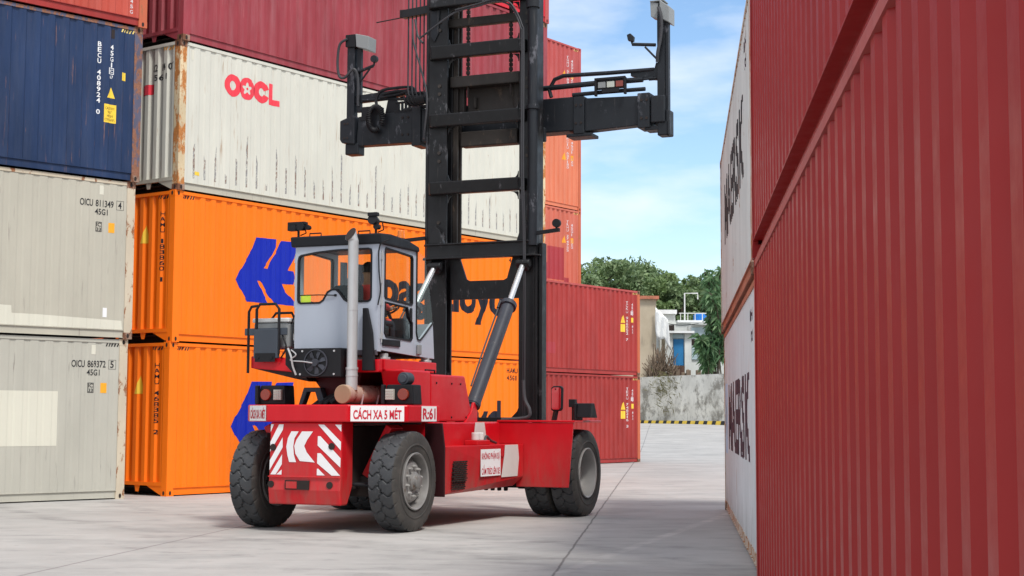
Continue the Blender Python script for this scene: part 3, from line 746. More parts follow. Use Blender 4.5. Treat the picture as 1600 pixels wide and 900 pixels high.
# ------------------------------------------------------------------ container handler truck
ORG = (-2.40, 20.75, 0); HD = -rad(23)
TR = thing('container_handler', 'red container handler truck with a black mast and a grey cab', 'container handler', ORG, HD)

# wheels
def tyre_mesh(r=0.665, w_=0.40):
    bm = B(); seg = 288; n_l = 24
    prof = [(-0.150, 0.375), (-0.175, 0.385), (-0.195, 0.46), (-0.200, 0.53), (-0.192, 0.595), (-0.180, 0.630), (-0.172, 0.645)]
    tr = [(-0.165+0.330*k/20) for k in range(21)]
    full = [(p[0]*w_/0.40, p[1]*r/0.665, 0) for p in prof]+[(x*w_/0.40, r-0.9*x*x*0.5, 1) for x in tr]+[(-p[0]*w_/0.40, p[1]*r/0.665, 0) for p in prof[::-1]]
    rings = []
    for x, rr, tread in full:
        row = []
        for k in range(seg):
            th = 2*PI*k/seg; q = rr
            if tread or abs(x) > 0.168*w_/0.4 and rr > 0.6*r/0.665:
                xn = x/(0.165*w_/0.4)
                side_ = 1 if xn > 0 else -1
                ph = (th/(2*PI)*n_l+(0.5 if side_ > 0 else 0)+0.16*math.sin(abs(xn)*PI*1.9+0.5)+0.10*abs(xn)) % 1.0
                gd = 0.024
                edge = abs(ph-0.5)*2
                if edge > 0.87 and abs(xn) > 0.10: q -= gd*min(1, (edge-0.87)/0.045)
                ctr = abs(xn-0.14*math.sin(th*n_l))
                if ctr < 0.055: q -= gd*0.8
            row.append(bm.verts.new((x, q*math.cos(th), q*math.sin(th))))
        rings.append(row)
    for (a, b_, p0, p1) in zip(rings, rings[1:], full, full[1:]):
        mi = 0 if (p0[2] or p1[2]) else 1
        for k in range(seg):
            bm.faces.new([a[k], a[(k+1) % seg], b_[(k+1) % seg], b_[k]]).material_index = mi
    for k in range(2):
        s_ = (-1, 1)[k]
        lathe_x(bm, [(s_*0.199*w_/0.40, 0.47*r/0.665), (s_*0.205*w_/0.40, 0.475*r/0.665), (s_*0.203*w_/0.40, 0.49*r/0.665), (s_*0.198*w_/0.4, 0.495*r/0.665)], seg=72, mi=1)
    return bm
def steer_rim(side_):
    bm = B(); s = side_
    lathe_x(bm, [(s*0.165, 0.375), (s*0.195, 0.380), (s*0.205, 0.368), (s*0.190, 0.350), (s*0.120, 0.335), (s*0.06, 0.325), (s*0.06, 0.30), (s*0.13, 0.265), (s*0.150, 0.235), (s*0.150, 0.15), (s*0.150, 0.0)], seg=56)
    lathe_x(bm, [(-s*0.165, 0.375), (-s*0.195, 0.378), (-s*0.18, 0.34), (-s*0.10, 0.33), (s*0.06, 0.325)], seg=40)
    return bm
def wheel(x, y, outer, kind, name='wheel', r=0.665, label=None):
    wh = bpy.data.objects.new(name, None); C.objects.link(wh); wh.parent = TR; wh.location = (x, y, r-0.006); wh.empty_display_size = 0.2
    tm = bpy.data.meshes.get('tyre_mesh')
    if tm is None:
        bm = tyre_mesh(r); tm = bpy.data.meshes.new('tyre_mesh'); bmesh.ops.recalc_face_normals(bm, faces=bm.faces); bm.to_mesh(tm); bm.free()
        tm.materials.append(M['tyre']); tm.materials.append(M['sidewall']); smooth_me(tm, 28)
    t_ = bpy.data.objects.new('tyre', tm); C.objects.link(t_); t_.parent = wh
    t_.rotation_euler = (random.random()*6, 0, 0)
    if kind == 'steer':
        obj('rim', steer_rim(outer), 'rim', wh, smooth=True)
        bm = B(); s = outer
        lathe_x(bm, [(s*0.15, 0.13), (s*0.185, 0.125), (s*0.20, 0.10), (s*0.205, 0.095), (s*0.235, 0.09), (s*0.25, 0.065), (s*0.25, 0)], seg=32)
        obj('hub', bm, 'rim', wh, smooth=True)
        bm = B()
        for k in range(10):
            a = 2*PI*(k+0.4)/10
            cyl(bm, (s*0.15, 0.195*math.cos(a), 0.195*math.sin(a)), (s*0.185, 0.195*math.cos(a), 0.195*math.sin(a)), 0.026, 0.022, 6)
            cyl(bm, (s*0.185, 0.195*math.cos(a), 0.195*math.sin(a)), (s*0.198, 0.195*math.cos(a), 0.195*math.sin(a)), 0.012, 0.012, 8)
        obj('wheel_nut', bm, 'rim2', wh)
    else:
        bm = B(); s = outer
        lathe_x(bm, [(s*0.150, 0.375), (s*0.195, 0.384), (s*0.205, 0.372), (s*0.19, 0.352), (s*0.05, 0.335), (-s*0.06, 0.320), (-s*0.11, 0.29), (-s*0.12, 0.15), (-s*0.12, 0)], seg=56)
        lathe_x(bm, [(-s*0.165, 0.375), (-s*0.195, 0.378), (-s*0.18, 0.34), (-s*0.06, 0.32)], seg=40)
        obj('rim', bm, 'rim2', wh, smooth=True)
        bm = B(); lathe_x(bm, [(-s*0.12, 0.17), (s*0.02, 0.16), (s*0.04, 0.13), (s*0.04, 0)], seg=32)
        for k in range(10):
            a = 2*PI*k/10; cyl(bm, (-s*0.12, 0.23*math.cos(a), 0.23*math.sin(a)), (-s*0.085, 0.23*math.cos(a), 0.23*math.sin(a)), 0.022, 0.02, 6)
        obj('hub', bm, 'rim', wh, smooth=True)
    return wh
wheel(1.05, 0, 1, 'steer'); wheel(-1.05, 0, -1, 'steer')
for s in (-1, 1):
    wheel(s*1.99, 4.0, s, 'drive'); wheel(s*1.56, 4.0, s, 'drive')

# chassis frame and axles
bm = B()
box(bm, -0.50, 0.50, -0.455, 4.7, 0.55, 1.38)
box(bm, -0.85, 0.85, -0.16, 0.16, 0.45, 0.72)
box(bm, -1.3, 1.3, 3.72, 4.28, 0.42, 0.95)
for k in range(5): box(bm, 0.55+k*0.11, 0.60+k*0.11, 3.5, 3.58, 0.38, 0.46)
obj('chassis_frame', bm, 'under', TR, 0.015)
bm = B()
for s in (-1, 1):
    cyl(bm, (s*0.55, 0, 0.66), (s*0.95, 0, 0.66), 0.11, 0.14, 16)
    beam(bm, (s*0.2, -0.28, 0.62), (s*0.88, -0.26, 0.62), 0.05, 0.05)
    tube(bm, [(s*0.15, -0.4, 0.55), (s*0.5, -0.42, 0.62), (s*0.8, -0.3, 0.6)], 0.025, 8, curve=True)
obj('steer_axle', bm, 'dark', TR, 0.01, True)
bm = B()
for s in (-1, 1): beam(bm, (s*0.95, -0.05, 1.38), (s*0.58, -0.02, 0.72), 0.30, 0.10)
obj('axle_bracket', bm, 'red', TR, 0.01)

# counterweight
bm = B()
prism(bm, [(-0.80, 0.55), (-0.78, 0.74), (-0.76, 1.43), (-0.46, 1.43), (-0.46, 0.60), (-0.60, 0.36), (-0.77, 0.36)], 'x', -0.525, 0.555)
CW = obj('counterweight', bm, 'red', TR, 0.02)
def on_cw(name, fn, mat, off=0.004):
    bm = B(); fn(bm); bmesh.ops.triangulate(bm, faces=bm.faces[:])
    onto(bm, (0, -0.78, 0.74), (1, 0, 0), (0, 0.02, 0.69), off); 
    return mark(name, bm, mat, CW)
def cwp(*pts): return lambda bm: poly2d(bm, [(p[0], p[1]-0.74) for p in pts])
on_cw('reflective_chevrons', many(
    cwp((-0.515, 1.30), (-0.47, 1.40), (-0.515, 1.40)), cwp((-0.39, 1.40), (-0.32, 1.40), (-0.33, 1.33), (-0.515, 1.04), (-0.515, 1.17)),
    cwp((-0.515, 0.80), (-0.515, 0.93), (-0.33, 1.23), (-0.325, 1.10)), cwp((-0.42, 0.745), (-0.50, 0.745), (-0.33, 1.01), (-0.33, 0.88)), cwp((-0.41, 0.745), (-0.33, 0.745), (-0.33, 0.81)),
    cwp((-0.09, 1.31), (-0.20, 1.31), (-0.25, 1.22), (-0.27, 1.11), (-0.25, 1.0), (-0.22, 0.91), (-0.115, 0.91), (-0.15, 1.0), (-0.165, 1.11), (-0.15, 1.22)),
    cwp((0.125, 1.31), (-0.04, 1.31), (-0.12, 1.20), (-0.15, 1.12), (-0.13, 1.02), (-0.06, 0.925), (0.165, 0.91), (0.04, 1.04), (0.0, 1.12), (0.04, 1.20)),
    cwp((0.20, 1.40), (0.29, 1.40), (0.545, 1.18), (0.545, 1.07)), cwp((0.45, 1.40), (0.545, 1.40), (0.545, 1.31)),
    cwp((0.20, 1.13), (0.20, 1.25), (0.24, 1.25), (0.545, 0.97), (0.545, 0.85)), cwp((0.20, 0.90), (0.20, 1.03), (0.25, 1.03), (0.545, 0.745), (0.42, 0.745)), cwp((0.20, 0.745), (0.32, 0.745), (0.22, 0.83), (0.20, 0.83))), 'sticker')
bm = B()
box(bm, -0.26, 0.10, -0.815, -0.70, 0.555, 0.675, 0)
obj('towing_slot', bm, 'under', CW)
bm = B(); box(bm, -0.24, -0.08, -0.822, -0.80, 0.57, 0.66); obj('towing_plate', bm, 'red', CW)
bm = B()
for x, z in ((-0.48, 0.62), (0.40, 0.62), (0.41, 1.12), (-0.47, 1.10)):
    yy = -0.80 if z < 0.7 else -0.775
    cyl(bm, (x, yy-0.006, z), (x, yy+0.05, z), 0.045, 0.045, 16)
obj('bolt_holes', bm, 'under', CW)
bm = B(); box(bm, -0.527, 0.557, -0.806, -0.79, 0.712, 0.728); obj('seam_lip', bm, 'red', CW, 0.006)

# rear beam with chamfered corners
bp_ = [(-0.56, -0.80), (0.64, -0.80), (1.25, -0.25), (1.27, 0.66), (0.45, 0.66), (0.45, -0.35), (-0.45, -0.35), (-0.45, 0.4), (-1.22, 0.4), (-1.20, -0.26)]
bm = B()
prism(bm, bp_, 'z', 1.432, 1.66)
RB = obj('rear_beam', bm, 'red', TR, 0.02)
def sign_on(name, p, q, z0, z1, u0, u1, s, x_in, parent, mat='red_sticker', n=0.004, zoff=None):
    """white plate on the vertical face p-q between fractions u0-u1, with lettering"""
    p = Vector((p[0], p[1], 0)); q = Vector((q[0], q[1], 0)); d = (q-p); Lf = d.length
    a, b_ = u0*Lf, u1*Lf
    bm = B(); rect2d(bm, a, 0, b_, z1-z0); onto(bm, (p.x, p.y, z0), d, (0, 0, 1), n)
    pl = mark(name, bm, 'sticker', parent)
    lines = s if isinstance(s, list) else [s]
    bm = B(); hh = (z1-z0)/len(lines)
    for i, ln in enumerate(lines):
        zb_ = (z1-z0)-(i+1)*hh
        text2d(bm, ln, a+(b_-a)*x_in, zb_+hh*0.13, (b_-a)*(1-2*x_in), hh*0.74, 0.028 if len(lines) == 1 else 0.015)
    onto(bm, (p.x, p.y, z0), d, (0, 0, 1), n+0.003)
    mark('lettering', bm, mat, pl)
sign_on('warning_sign', (0.64, -0.80), (1.25, -0.25), 1.445, 1.648, 0.06, 0.93, 'CÁCH XA 5 MÉT', 0.05, RB)
sign_on('warning_sign', (-1.20, -0.26), (-0.56, -0.80), 1.445, 1.648, 0.12, 0.97, 'CÁCH XA 5 MÉT', 0.05, RB)
sign_on('number_plate', (1.25, -0.25), (1.27, 0.66), 1.445, 1.648, 0.40, 0.88, 'R:61', 0.08, RB)

# tail lamp housings
def lamp_house(x0, y0, mirror=False):
    t_ = B(); s = -1 if mirror else 1
    prism(t_, [(x0, 1.665), (x0+0.46*1, 1.665), (x0+0.44, 1.93), (x0+0.06, 1.93)], 'y', y0+0.04, y0+0.30)
    box(t_, x0-0.0, x0+0.05, y0-0.02, y0+0.06, 1.665, 1.93)
    h_ = obj('tail_lamp_housing', t_, 'dark', TR, 0.015)
    b1 = B(); xa = x0+0.24 if not mirror else x0+0.08
    cyl(b1, (xa+0.075 if not mirror else xa+0.075, y0, 1.80), (xa+0.075, y0+0.05, 1.80), 0.078, 0.078, 20)
    obj('lamp_lens', b1, 'lamp_red', h_, 0.008)
    b1 = B(); xw = x0+0.06 if not mirror else x0+0.29
    box(b1, xw, xw+0.12, y0+0.0, y0+0.05, 1.73, 1.87)
    for i in range(4):
        for j in range(4): cyl(b1, (xw+0.018+i*0.028, y0-0.006, 1.747+j*0.034), (xw+0.018+i*0.028, y0, 1.747+j*0.034), 0.011, 0.011, 8)
    obj('lamp_lens', b1, 'lamp_white', h_, label='white reversing lamp')
    return h_
lamp_house(0.80, -0.16); lamp_house(-1.22, -0.05, True)
bm = B(); cyl(bm, (1.08, -0.08, 2.01), (1.08, 0.10, 2.01), 0.085, 0.085, 20); cyl(bm, (1.08, -0.10, 2.01), (1.08, -0.08, 2.01), 0.06, 0.06, 16); box(bm, 1.05, 1.11, -0.02, 0.04, 1.90, 1.96)
obj('reversing_siren', bm, 'slate', TR, 0.01, True)
bm = B(); prism(bm, [(-0.62, 1.665), (-0.56, 1.665), (-0.49, 1.84), (-0.36, 1.84), (-0.30, 1.665), (-0.20, 1.665), (-0.28, 1.90), (-0.54, 1.90)], 'y', 0.1, 0.22)
obj('hose_bracket', bm, 'slate', TR, 0.008)

# engine bay: black cover, hoses
bm = B()
prism(bm, [(0.80, 1.40), (0.80, 1.70), (0.90, 2.05), (2.3, 2.05), (2.3, 1.40)], 'x', -0.30, 0.60)
box(bm, -0.40, 0.94, -0.3, 0.79, 1.40, 1.64)
obj('engine_block', bm, 'under', TR, 0.02)
bm = B()
for k in range(5):
    tube(bm, [(-0.35+0.1*k, 0.0, 1.64+0.02*k), (-0.25+0.12*k, 0.3, 1.78+0.03*k), (0.0+0.1*k, 0.7, 1.75)], 0.028, 8, curve=True)
obj('engine_hoses', bm, 'hose_grey', TR, smooth=True)
bm = B()
for y in (1.2, 1.7, 2.2):
    for z in (1.5, 1.98): cyl(bm, (0.95, y if z < 1.9 else min(y, 2.0), z), (0.962, y if z < 1.9 else min(y, 2.0), z), 0.014, 0.014, 8)
obj('cover_bolt', bm, 'dark', TR)
# cab pedestal
bm = B()
prism(bm, [(-0.62, 2.18), (0.30, 2.18), (0.12, 1.45), (-0.18, 1.45), (-0.30, 1.80)], 'y', 0.25, 1.15)
obj('cab_pedestal', bm, paint('pedestal_maroon', (0.08, 0.008, 0.012), 0.55, 0.1), TR, 0.03)
# hood and body behind the cab
bm = B()
prism(bm, [(0.72, 1.44), (0.62, 1.50), (0.22, 1.93), (0.14, 2.14), (1.0, 2.14), (1.0, 1.44)], 'x', 0.62, 0.96)
h1 = obj('engine_hood', bm, 'red', TR, 0.025)
bm = B()
prism(bm, [(1.02, 1.44), (1.02, 2.10), (2.16, 2.10), (2.46, 1.44)], 'x', 0.0, 0.95)
obj('tank_cover', bm, 'red', TR, 0.025)
bm = B(); box(bm, 0.02, 0.42, 1.05, 1.7, 2.10, 2.17); tube(bm, [(0.85, 1.05, 2.10), (0.85, 1.05, 2.16), (0.85, 1.35, 2.16), (0.85, 1.35, 2.10)], 0.012, 6)
obj('cover_handle', bm, 'dark', TR)
bm = B()
for s in (-1, 1):
    x0, x1 = sorted((s*0.53, s*1.02)); box(bm, x0, x1, 0.95, 4.6, 1.06, 1.43)
box(bm, -0.529, 0.529, 2.3, 4.6, 1.385, 1.43)
obj('upper_frame', bm, 'red', TR, 0.02)
bm = B()
for s in (-1, 1):
    pr_ = [(s*1.00, 0.42), (s*1.30, 0.42), (s*1.30, 1.10), (s*1.26, 1.42), (s*1.00, 1.42)]
    prism(bm, pr_, 'y', 0.745, 0.78)
obj('wheel_arch_plate', bm, paint('arch_maroon', (0.035, 0.008, 0.010), 0.5, 0.2), TR, 0.006)
# side tanks
for s in (-1, 1):
    bm = B()
    pts = [(0.80, 1.10), (3.265, 1.10), (3.262, 0.62), (3.16, 0.48), (0.86, 0.44)]
    A_ = [bm.verts.new((s*1.30, p[0], p[1])) for p in pts]
    for i in (1, 2): A_[i].co.x = s*1.42
    A_[3].co.x = s*1.30; A_[4].co.x = s*1.24
    D_ = [bm.verts.new((s*0.60, p[0], p[1])) for p in pts]
    bm.faces.new(A_); bm.faces.new(D_[::-1])
    for i in range(5): bm.faces.new([A_[i], D_[i], D_[(i+1) % 5], A_[(i+1) % 5]])
    bmesh.ops.triangulate(bm, faces=[f for f in bm.faces if len(f.verts) == 5])
    tk = obj('side_tank', bm, 'red', TR, 0.012)
    if s == 1:
        sign_on('warning_sign', (1.30, 0.80), (1.42, 3.265), 0.66, 1.045, 0.42, 0.68, ['KHÔNG PHẬN SỰ', 'CẤM TRÈO LÊN XE'], 0.05, tk, n=0.004)
        bm = B()
        for i in range(9):
            for j in range(14):
                y0 = 1.02+i*0.045+(0.02 if j % 2 else 0); z0 = 0.50+j*0.029
                box(bm, 1.28, 1.30+0.0487*(y0-0.8)+0.004-(0.028 if z0 < 0.6 else 0), y0, y0+0.036, z0, z0+0.019)
        obj('air_grille', bm, 'under', tk)
        bm = B(); poly2d(bm, [(2.50, 0.63), (2.60, 0.95), (2.62, 1.098), (3.06, 1.098), (3.10, 0.9), (3.05, 0.63)])
        for v in bm.verts: v.co = Vector((1.30+0.0487*(v.co.x-0.8)+0.004, v.co.x, v.co.z))
        mark('reflective_band', bm, 'stripe', tk)
        bm = B(); box(bm, 1.37, 1.402, 2.50, 2.55, 0.93, 1.04); obj('latch', bm, 'red', tk, 0.004)
bm = B(); poly2d(bm, [(1.55, 1.11), (2.05, 1.11), (1.95, 1.427), (1.62, 1.427)])
for v in bm.verts: v.co = Vector((1.024, v.co.x+0.75, v.co.z))
mark('reflective_band', bm, 'stripe', TR)
bm = B(); box(bm, 1.05, 1.25, 1.95, 2.40, 1.10, 1.17)
obj('filler_step', bm, 'red', TR, 0.01)
bm = B()
for y in (2.1, 2.25): cyl(bm, (1.15, y, 1.17), (1.15, y, 1.28), 0.06, 0.06, 16)
obj('filler_cap', bm, 'white_plastic', TR, 0.008, True)
bm = B(); tube(bm, [(1.15, 2.42, 1.12), (1.12, 2.55, 1.22), (1.1, 2.75, 1.16), (1.08, 3.0, 1.12)], 0.02, 8, curve=True)
obj('filler_hose', bm, 'hose_grey', TR, smooth=True)
# front axle plates and fenders
for s in (-1, 1):
    bm = B(); x0, x1 = sorted((s*0.95, s*2.20))
    prism(bm, [(s*0.98, 1.425), (s*2.22, 1.425), (s*2.14, 0.46), (s*1.30, 0.46), (s*1.30, 1.10), (s*0.98, 1.10)], 'y', 3.27, 3.31)
    fp = obj('axle_plate', bm, 'red', TR, 0.008)
    bm = B(); box(bm, *sorted((s*0.98, s*2.24)), 3.26, 4.45, 1.43, 1.46)
    obj('fender', bm, 'red', TR, 0.006)
# tilt cylinder bracket, cylinder and rod
for s in (-1, 1):
    x = s*0.90
    bm = B(); 
    prism(bm, [(2.02, 1.10), (2.00, 1.30), (2.10, 1.40), (2.36, 1.58), (2.44, 1.72), (2.52, 1.72), (2.58, 1.60), (2.56, 1.40), (2.46, 1.10)], 'x', x+0.03 if s > 0 else x-0.07, x+0.07 if s > 0 else x-0.03)
    prism(bm, [(2.02, 1.10), (2.00, 1.30), (2.10, 1.40), (2.36, 1.58), (2.44, 1.72), (2.52, 1.72), (2.58, 1.60), (2.56, 1.40), (2.46, 1.10)], 'x', x-0.11, x-0.07)
    cyl(bm, (x-0.08, 2.22, 1.24), (x+0.08, 2.22, 1.24), 0.05, 0.05, 16)
    obj('cylinder_bracket', bm, 'red', TR, 0.01)
    p0 = Vector((x, 2.50, 1.62)); p2 = Vector((s*0.80, 4.72, 4.00)); p1 = p0.lerp(p2, 0.70)
    bm = B(); cyl(bm, p0+Vector((-0.05, 0, 0)), p0+Vector((0.05, 0, 0)), 0.09, 0.09, 16); d = (p1-p0)
    cyl(bm, p0+d*0.02, p1, 0.105, 0.105, 28); cyl(bm, p1-d*0.03, p1+d*0.005, 0.135, 0.135, 28); cyl(bm, p0+d*0.03, p0+d*0.06, 0.115, 0.115, 28)
    cy = obj('tilt_cylinder', bm, 'cyl', TR, 0.006, True)
    bm = B(); cyl(bm, p1, p2, 0.048, 0.048, 20); obj('piston_rod', bm, 'chrome', cy, smooth=True)
    bm = B(); o_ = Vector((-0.15, 0, 0.02)); tube(bm, [p1+o_*0.6+d*-0.02, p1+o_, p0.lerp(p1, 0.6)+o_, p0.lerp(p1, 0.2)+o_*0.9], 0.014, 8); cyl(bm, p1+o_+d*-0.05, p1+o_+d*0.02, 0.03, 0.03, 8)
    obj('pressure_pipe', bm, 'hose_grey', cy)
    bm = B(); beam(bm, p2+Vector((0, -0.06, -0.06)), p2+Vector((0, 0.25, 0.12)), 0.20, 0.16); cyl(bm, p2-Vector((0.12, 0, 0)), p2+Vector((0.12, 0, 0)), 0.07, 0.07, 16)
    obj('rod_clevis', bm, 'black', TR, 0.015)
# front working lamps and mirror on the right fender
bm = B(); beam(bm, (1.80, 3.55, 1.45), (1.88, 3.55, 1.80), 0.05, 0.10)
obj('mirror_arm', bm, 'dark', TR, 0.006)
bm = B(); pts = [(1.72, 1.62), (1.75, 1.60), (1.87, 1.60), (1.90, 1.63), (1.91, 1.95), (1.88, 1.98), (1.76, 1.98), (1.72, 1.95)]
prism(bm, [(p[0]+0.05, p[1]) for p in pts], 'y', 3.50, 3.56)
mi_ = obj('mirror', bm, 'dark', TR, 0.012)
bm = B(); prism(bm, [(1.80+(p[0]-1.80)*0.80+0.05, 1.79+(p[1]-1.79)*0.88) for p in pts], 'y', 3.492, 3.499)
obj('mirror_glass', bm, 'mirror', mi_)
for x, y, z in ((2.00, 3.7, 1.72), (2.06, 3.85, 1.56)):
    bm = B(); box(bm, x, x+0.10, y-0.05, y+0.05, z-0.06, z+0.06); cyl(bm, (x+0.05, y, 1.46), (x+0.05, y, z-0.05), 0.015, 0.015, 8); cyl(bm, (x+0.05, y+0.05, z), (x+0.05, y+0.07, z), 0.05, 0.05, 12)
    obj('work_lamp', bm, 'dark', TR, 0.008)
bm = B(); prism(bm, [(3.62, 1.50), (3.66, 1.72), (3.82, 1.72), (3.95, 1.50)], 'x', 2.14, 2.36); box(bm, 2.10, 2.14, 3.6, 3.9, 1.46, 1.72)
obj('marker_lamp_housing', bm, 'dark', TR, 0.01)

# exhaust
bm = B(); cyl(bm, (0.33, -0.36, 1.80), (0.33, 0.72, 1.80), 0.128, 0.128, 32)
for y in (-0.05, 0.42): cyl(bm, (0.33, y, 1.80), (0.33, y+0.025, 1.80), 0.133, 0.133, 32)
mf = obj('muffler', bm, 'muffler', TR, 0.01, True)
bm = B(); cyl(bm, (0.33, -0.372, 1.80), (0.33, -0.358, 1.80), 0.120, 0.128, 32); obj('muffler_cap', bm, 'muffler_cap', mf, 0.004, True)
bm = B()
for y in (-0.03, 0.40): beam(bm, (0.43, y, 1.66), (0.46, y, 1.80), 0.02, 0.03)
obj('muffler_strap', bm, 'silver', mf)
bm = B(); px, py = 0.375, -0.20
seg = 24; rings = []
zs = [1.88, 2.10, 2.12, 2.14, 2.30, 2.98, 3.0, 3.86]
cyl(bm, (px, py, 1.86), (px, py, 2.14), 0.078, 0.078, 24); cyl(bm, (px, py, 2.13), (px, py, 2.16), 0.084, 0.084, 24); cyl(bm, (px, py, 2.04), (px, py, 2.06), 0.083, 0.083, 24)
cyl(bm, (px, py, 2.15), (px, py, 3.86), 0.070, 0.070, 24); cyl(bm, (px, py, 2.92), (px, py, 2.94), 0.073, 0.073, 24)
# slanted open top facing back
top = []; bot = []
for k in range(24):
    a = 2*PI*k/24; x, y = 0.07*math.cos(a), 0.07*math.sin(a)
    bot.append(bm.verts.new((px+x, py+y, 3.86))); top.append(bm.verts.new((px+x-0.03*(1), py+y-0.03, 3.95+ (x*0.2+y*1.3))))
for k in range(24): bm.faces.new([bot[k], bot[(k+1) % 24], top[(k+1) % 24], top[k]])
ep = obj('exhaust_pipe', bm, 'silver', TR, smooth=True)
bm = B(); bm.faces.new([bm.verts.new((px-0.03+0.065*math.cos(2*PI*k/24), py-0.034+0.065*math.sin(2*PI*k/24), 3.953+0.065*(math.cos(2*PI*k/24)*0.2+math.sin(2*PI*k/24)*1.3))) for k in range(24)])
obj('pipe_bore', bm, 'under', ep)
bm = B(); prism(bm, [(0.46, 2.12), (0.64, 2.12), (0.60, 2.62), (0.52, 2.96), (0.46, 2.96)], 'y', -0.08, -0.02)
obj('pipe_bracket', bm, 'dark', TR, 0.005)

# cab deck
bm = B()
prism(bm, [(-1.32, 2.17), (-1.32, 2.335), (-0.95, 2.335), (-0.62, 2.27), (0.68, 2.27), (0.68, 2.10), (-0.55, 2.10)], 'y', -0.02, 0.10)
box(bm, 0.52, 0.70, 0.12, 1.72, 2.13, 2.28); box(bm, -1.32, -0.55, 0.10, 1.0, 2.24, 2.30); box(bm, -0.54, 0.52, 0.11, 1.7, 2.20, 2.27)
obj('cab_deck', bm, 'red', TR, 0.012)
bm = B(); prism(bm, [(-1.30, 2.168), (-0.5, 2.098), (-0.40, 1.98), (-0.62, 2.02)], 'y', 0.0, 0.9)
obj('deck_underside', bm, 'under', TR)
bm = B()
for x, y in ((0.60, 0.28), (0.60, 1.55), (-0.55, 0.25)): cyl(bm, (x, y, 2.28), (x, y, 2.31), 0.09, 0.09, 16); cyl(bm, (x, y, 2.31), (x, y, 2.36), 0.06, 0.06, 16)
obj('cab_mount', bm, 'silver', TR, 0.004)
# condenser with fan
bm = B(); prism(bm, [(-0.60, 2.42), (0.26, 2.42), (0.26, 2.03), (-0.42, 2.03), (-0.60, 2.20)], 'y', -0.30, -0.03)
ac = obj('condenser', bm, 'dark', TR, 0.012)
bm = B()
for k in range(36):
    a, b_ = 2*PI*k/36, 2*PI*(k+1)/36
    for r0, r1 in ((0.165, 0.18),):
        q = [(r0, a), (r1, a), (r1, b_), (r0, b_)]
        bm.faces.new([bm.verts.new((-0.12+r*math.cos(t), -0.315, 2.225+r*math.sin(t))) for r, t in q])
        bm.faces.new([bm.verts.new((-0.12+r1*math.cos(t), y, 2.225+r1*math.sin(t))) for t, y in ((a, -0.315), (b_, -0.315), (b_, -0.30), (a, -0.30))])
for k in range(7):
    a = 2*PI*k/7
    q = [(0.045, a), (0.16, a+0.15), (0.16, a+0.75), (0.05, a+0.7)]
    bm.faces.new([bm.verts.new((-0.12+r*math.cos(t), -0.312+0.02*i, 2.225+r*math.sin(t))) for i, (r, t) in zip((0, 0, 1, 1), q)])
cyl(bm, (-0.12, -0.34, 2.225), (-0.12, -0.30, 2.225), 0.05, 0.05, 18)
obj('cooling_fan', bm, 'cyl', ac)
bm = B()
for x, z in ((-0.33, 2.38), (0.16, 2.38), (-0.36, 2.07), (0.16, 2.07)): cyl(bm, (x, -0.31, z), (x, -0.30, z), 0.014, 0.014, 8)
tube(bm, [(-0.55, -0.31, 2.42), (-0.48, -0.34, 2.30), (-0.46, -0.33, 2.18), (-0.42, -0.31, 2.06)], 0.014, 6, curve=True)
tube(bm, [(-0.50, -0.31, 2.40), (-0.40, -0.35, 2.33), (-0.50, -0.33, 2.26), (-0.30, -0.33, 2.24), (-0.15, -0.345, 2.22)], 0.009, 6, curve=True)
obj('condenser_fitting', bm, 'silver', ac)

# cab shell
x0, x1 = -0.64, 0.66
rear0 = 0.0
def wall_with_hole(bm, outer, inner, axis, a, b_, mi=0):
    """flat wall between planes a and b with one window hole; outer and inner are same-length loops"""
    def P(p, t): return {'x': (t, p[0], p[1]), 'y': (p[0], t, p[1])}[axis]
    n = len(outer)
    oa = [bm.verts.new(P(p, a)) for p in outer]; ob = [bm.verts.new(P(p, b_)) for p in outer]
    ia = [bm.verts.new(P(p, a)) for p in inner]; ib = [bm.verts.new(P(p, b_)) for p in inner]
    for i in range(n):
        j = (i+1) % n
        for q in ([oa[i], oa[j], ia[j], ia[i]], [ob[j], ob[i], ib[i], ib[j]], [oa[j], oa[i], ob[i], ob[j]], [ia[i], ia[j], ib[j], ib[i]]):
            try: bm.faces.new(q).material_index = mi
            except ValueError: pass
def offset_ring(pts, d):
    n = len(pts); o = []
    cx = sum(p[0] for p in pts)/n; cz = sum(p[1] for p in pts)/n
    for i in range(n):
        a, b_, c_ = Vector(pts[i-1]), Vector(pts[i]), Vector(pts[(i+1) % n])
        e1 = (b_-a).normalized(); e2 = (c_-b_).normalized()
        nn = Vector((e1.y+e2.y, -(e1.x+e2.x)))
        nn = nn.normalized() if nn.length > 1e-6 else Vector((0, 0))
        o.append((b_.x+nn.x*d, b_.y+nn.y*d))
    return o
# rear window outline with the raised middle of its lower edge (counter-clockwise, from lower left)
rw = [(-0.60, 3.10), (-0.585, 3.06), (-0.55, 3.045), (-0.25, 3.045), (-0.19, 3.08), (-0.12, 3.19), (-0.06, 3.22), (0.0, 3.22), (0.05, 3.18), (0.13, 3.08), (0.19, 3.05),
      (0.50, 3.05), (0.54, 3.07), (0.555, 3.11), (0.555, 3.72), (0.545, 3.765), (0.50, 3.78), (0.0, 3.775), (-0.30, 3.755), (-0.55, 3.72), (-0.585, 3.70), (-0.60, 3.65)]
ro = [(x0, 3.10), (x0, 3.0), (x0, 2.38), (-0.40, 2.38), (-0.25, 2.38), (-0.12, 2.38), (-0.06, 2.38), (0.0, 2.38), (0.05, 2.38), (0.13, 2.38), (0.3, 2.38),
      (x1, 2.38), (x1, 3.0), (x1, 3.11), (x1, 3.72), (x1, 3.84), (0.50, 3.84), (0.0, 3.84), (-0.30, 3.84), (x0, 3.84), (x0, 3.75), (x0, 3.65)]
bm = B(); wall_with_hole(bm, ro, rw, 'y', 0.0, 0.04)
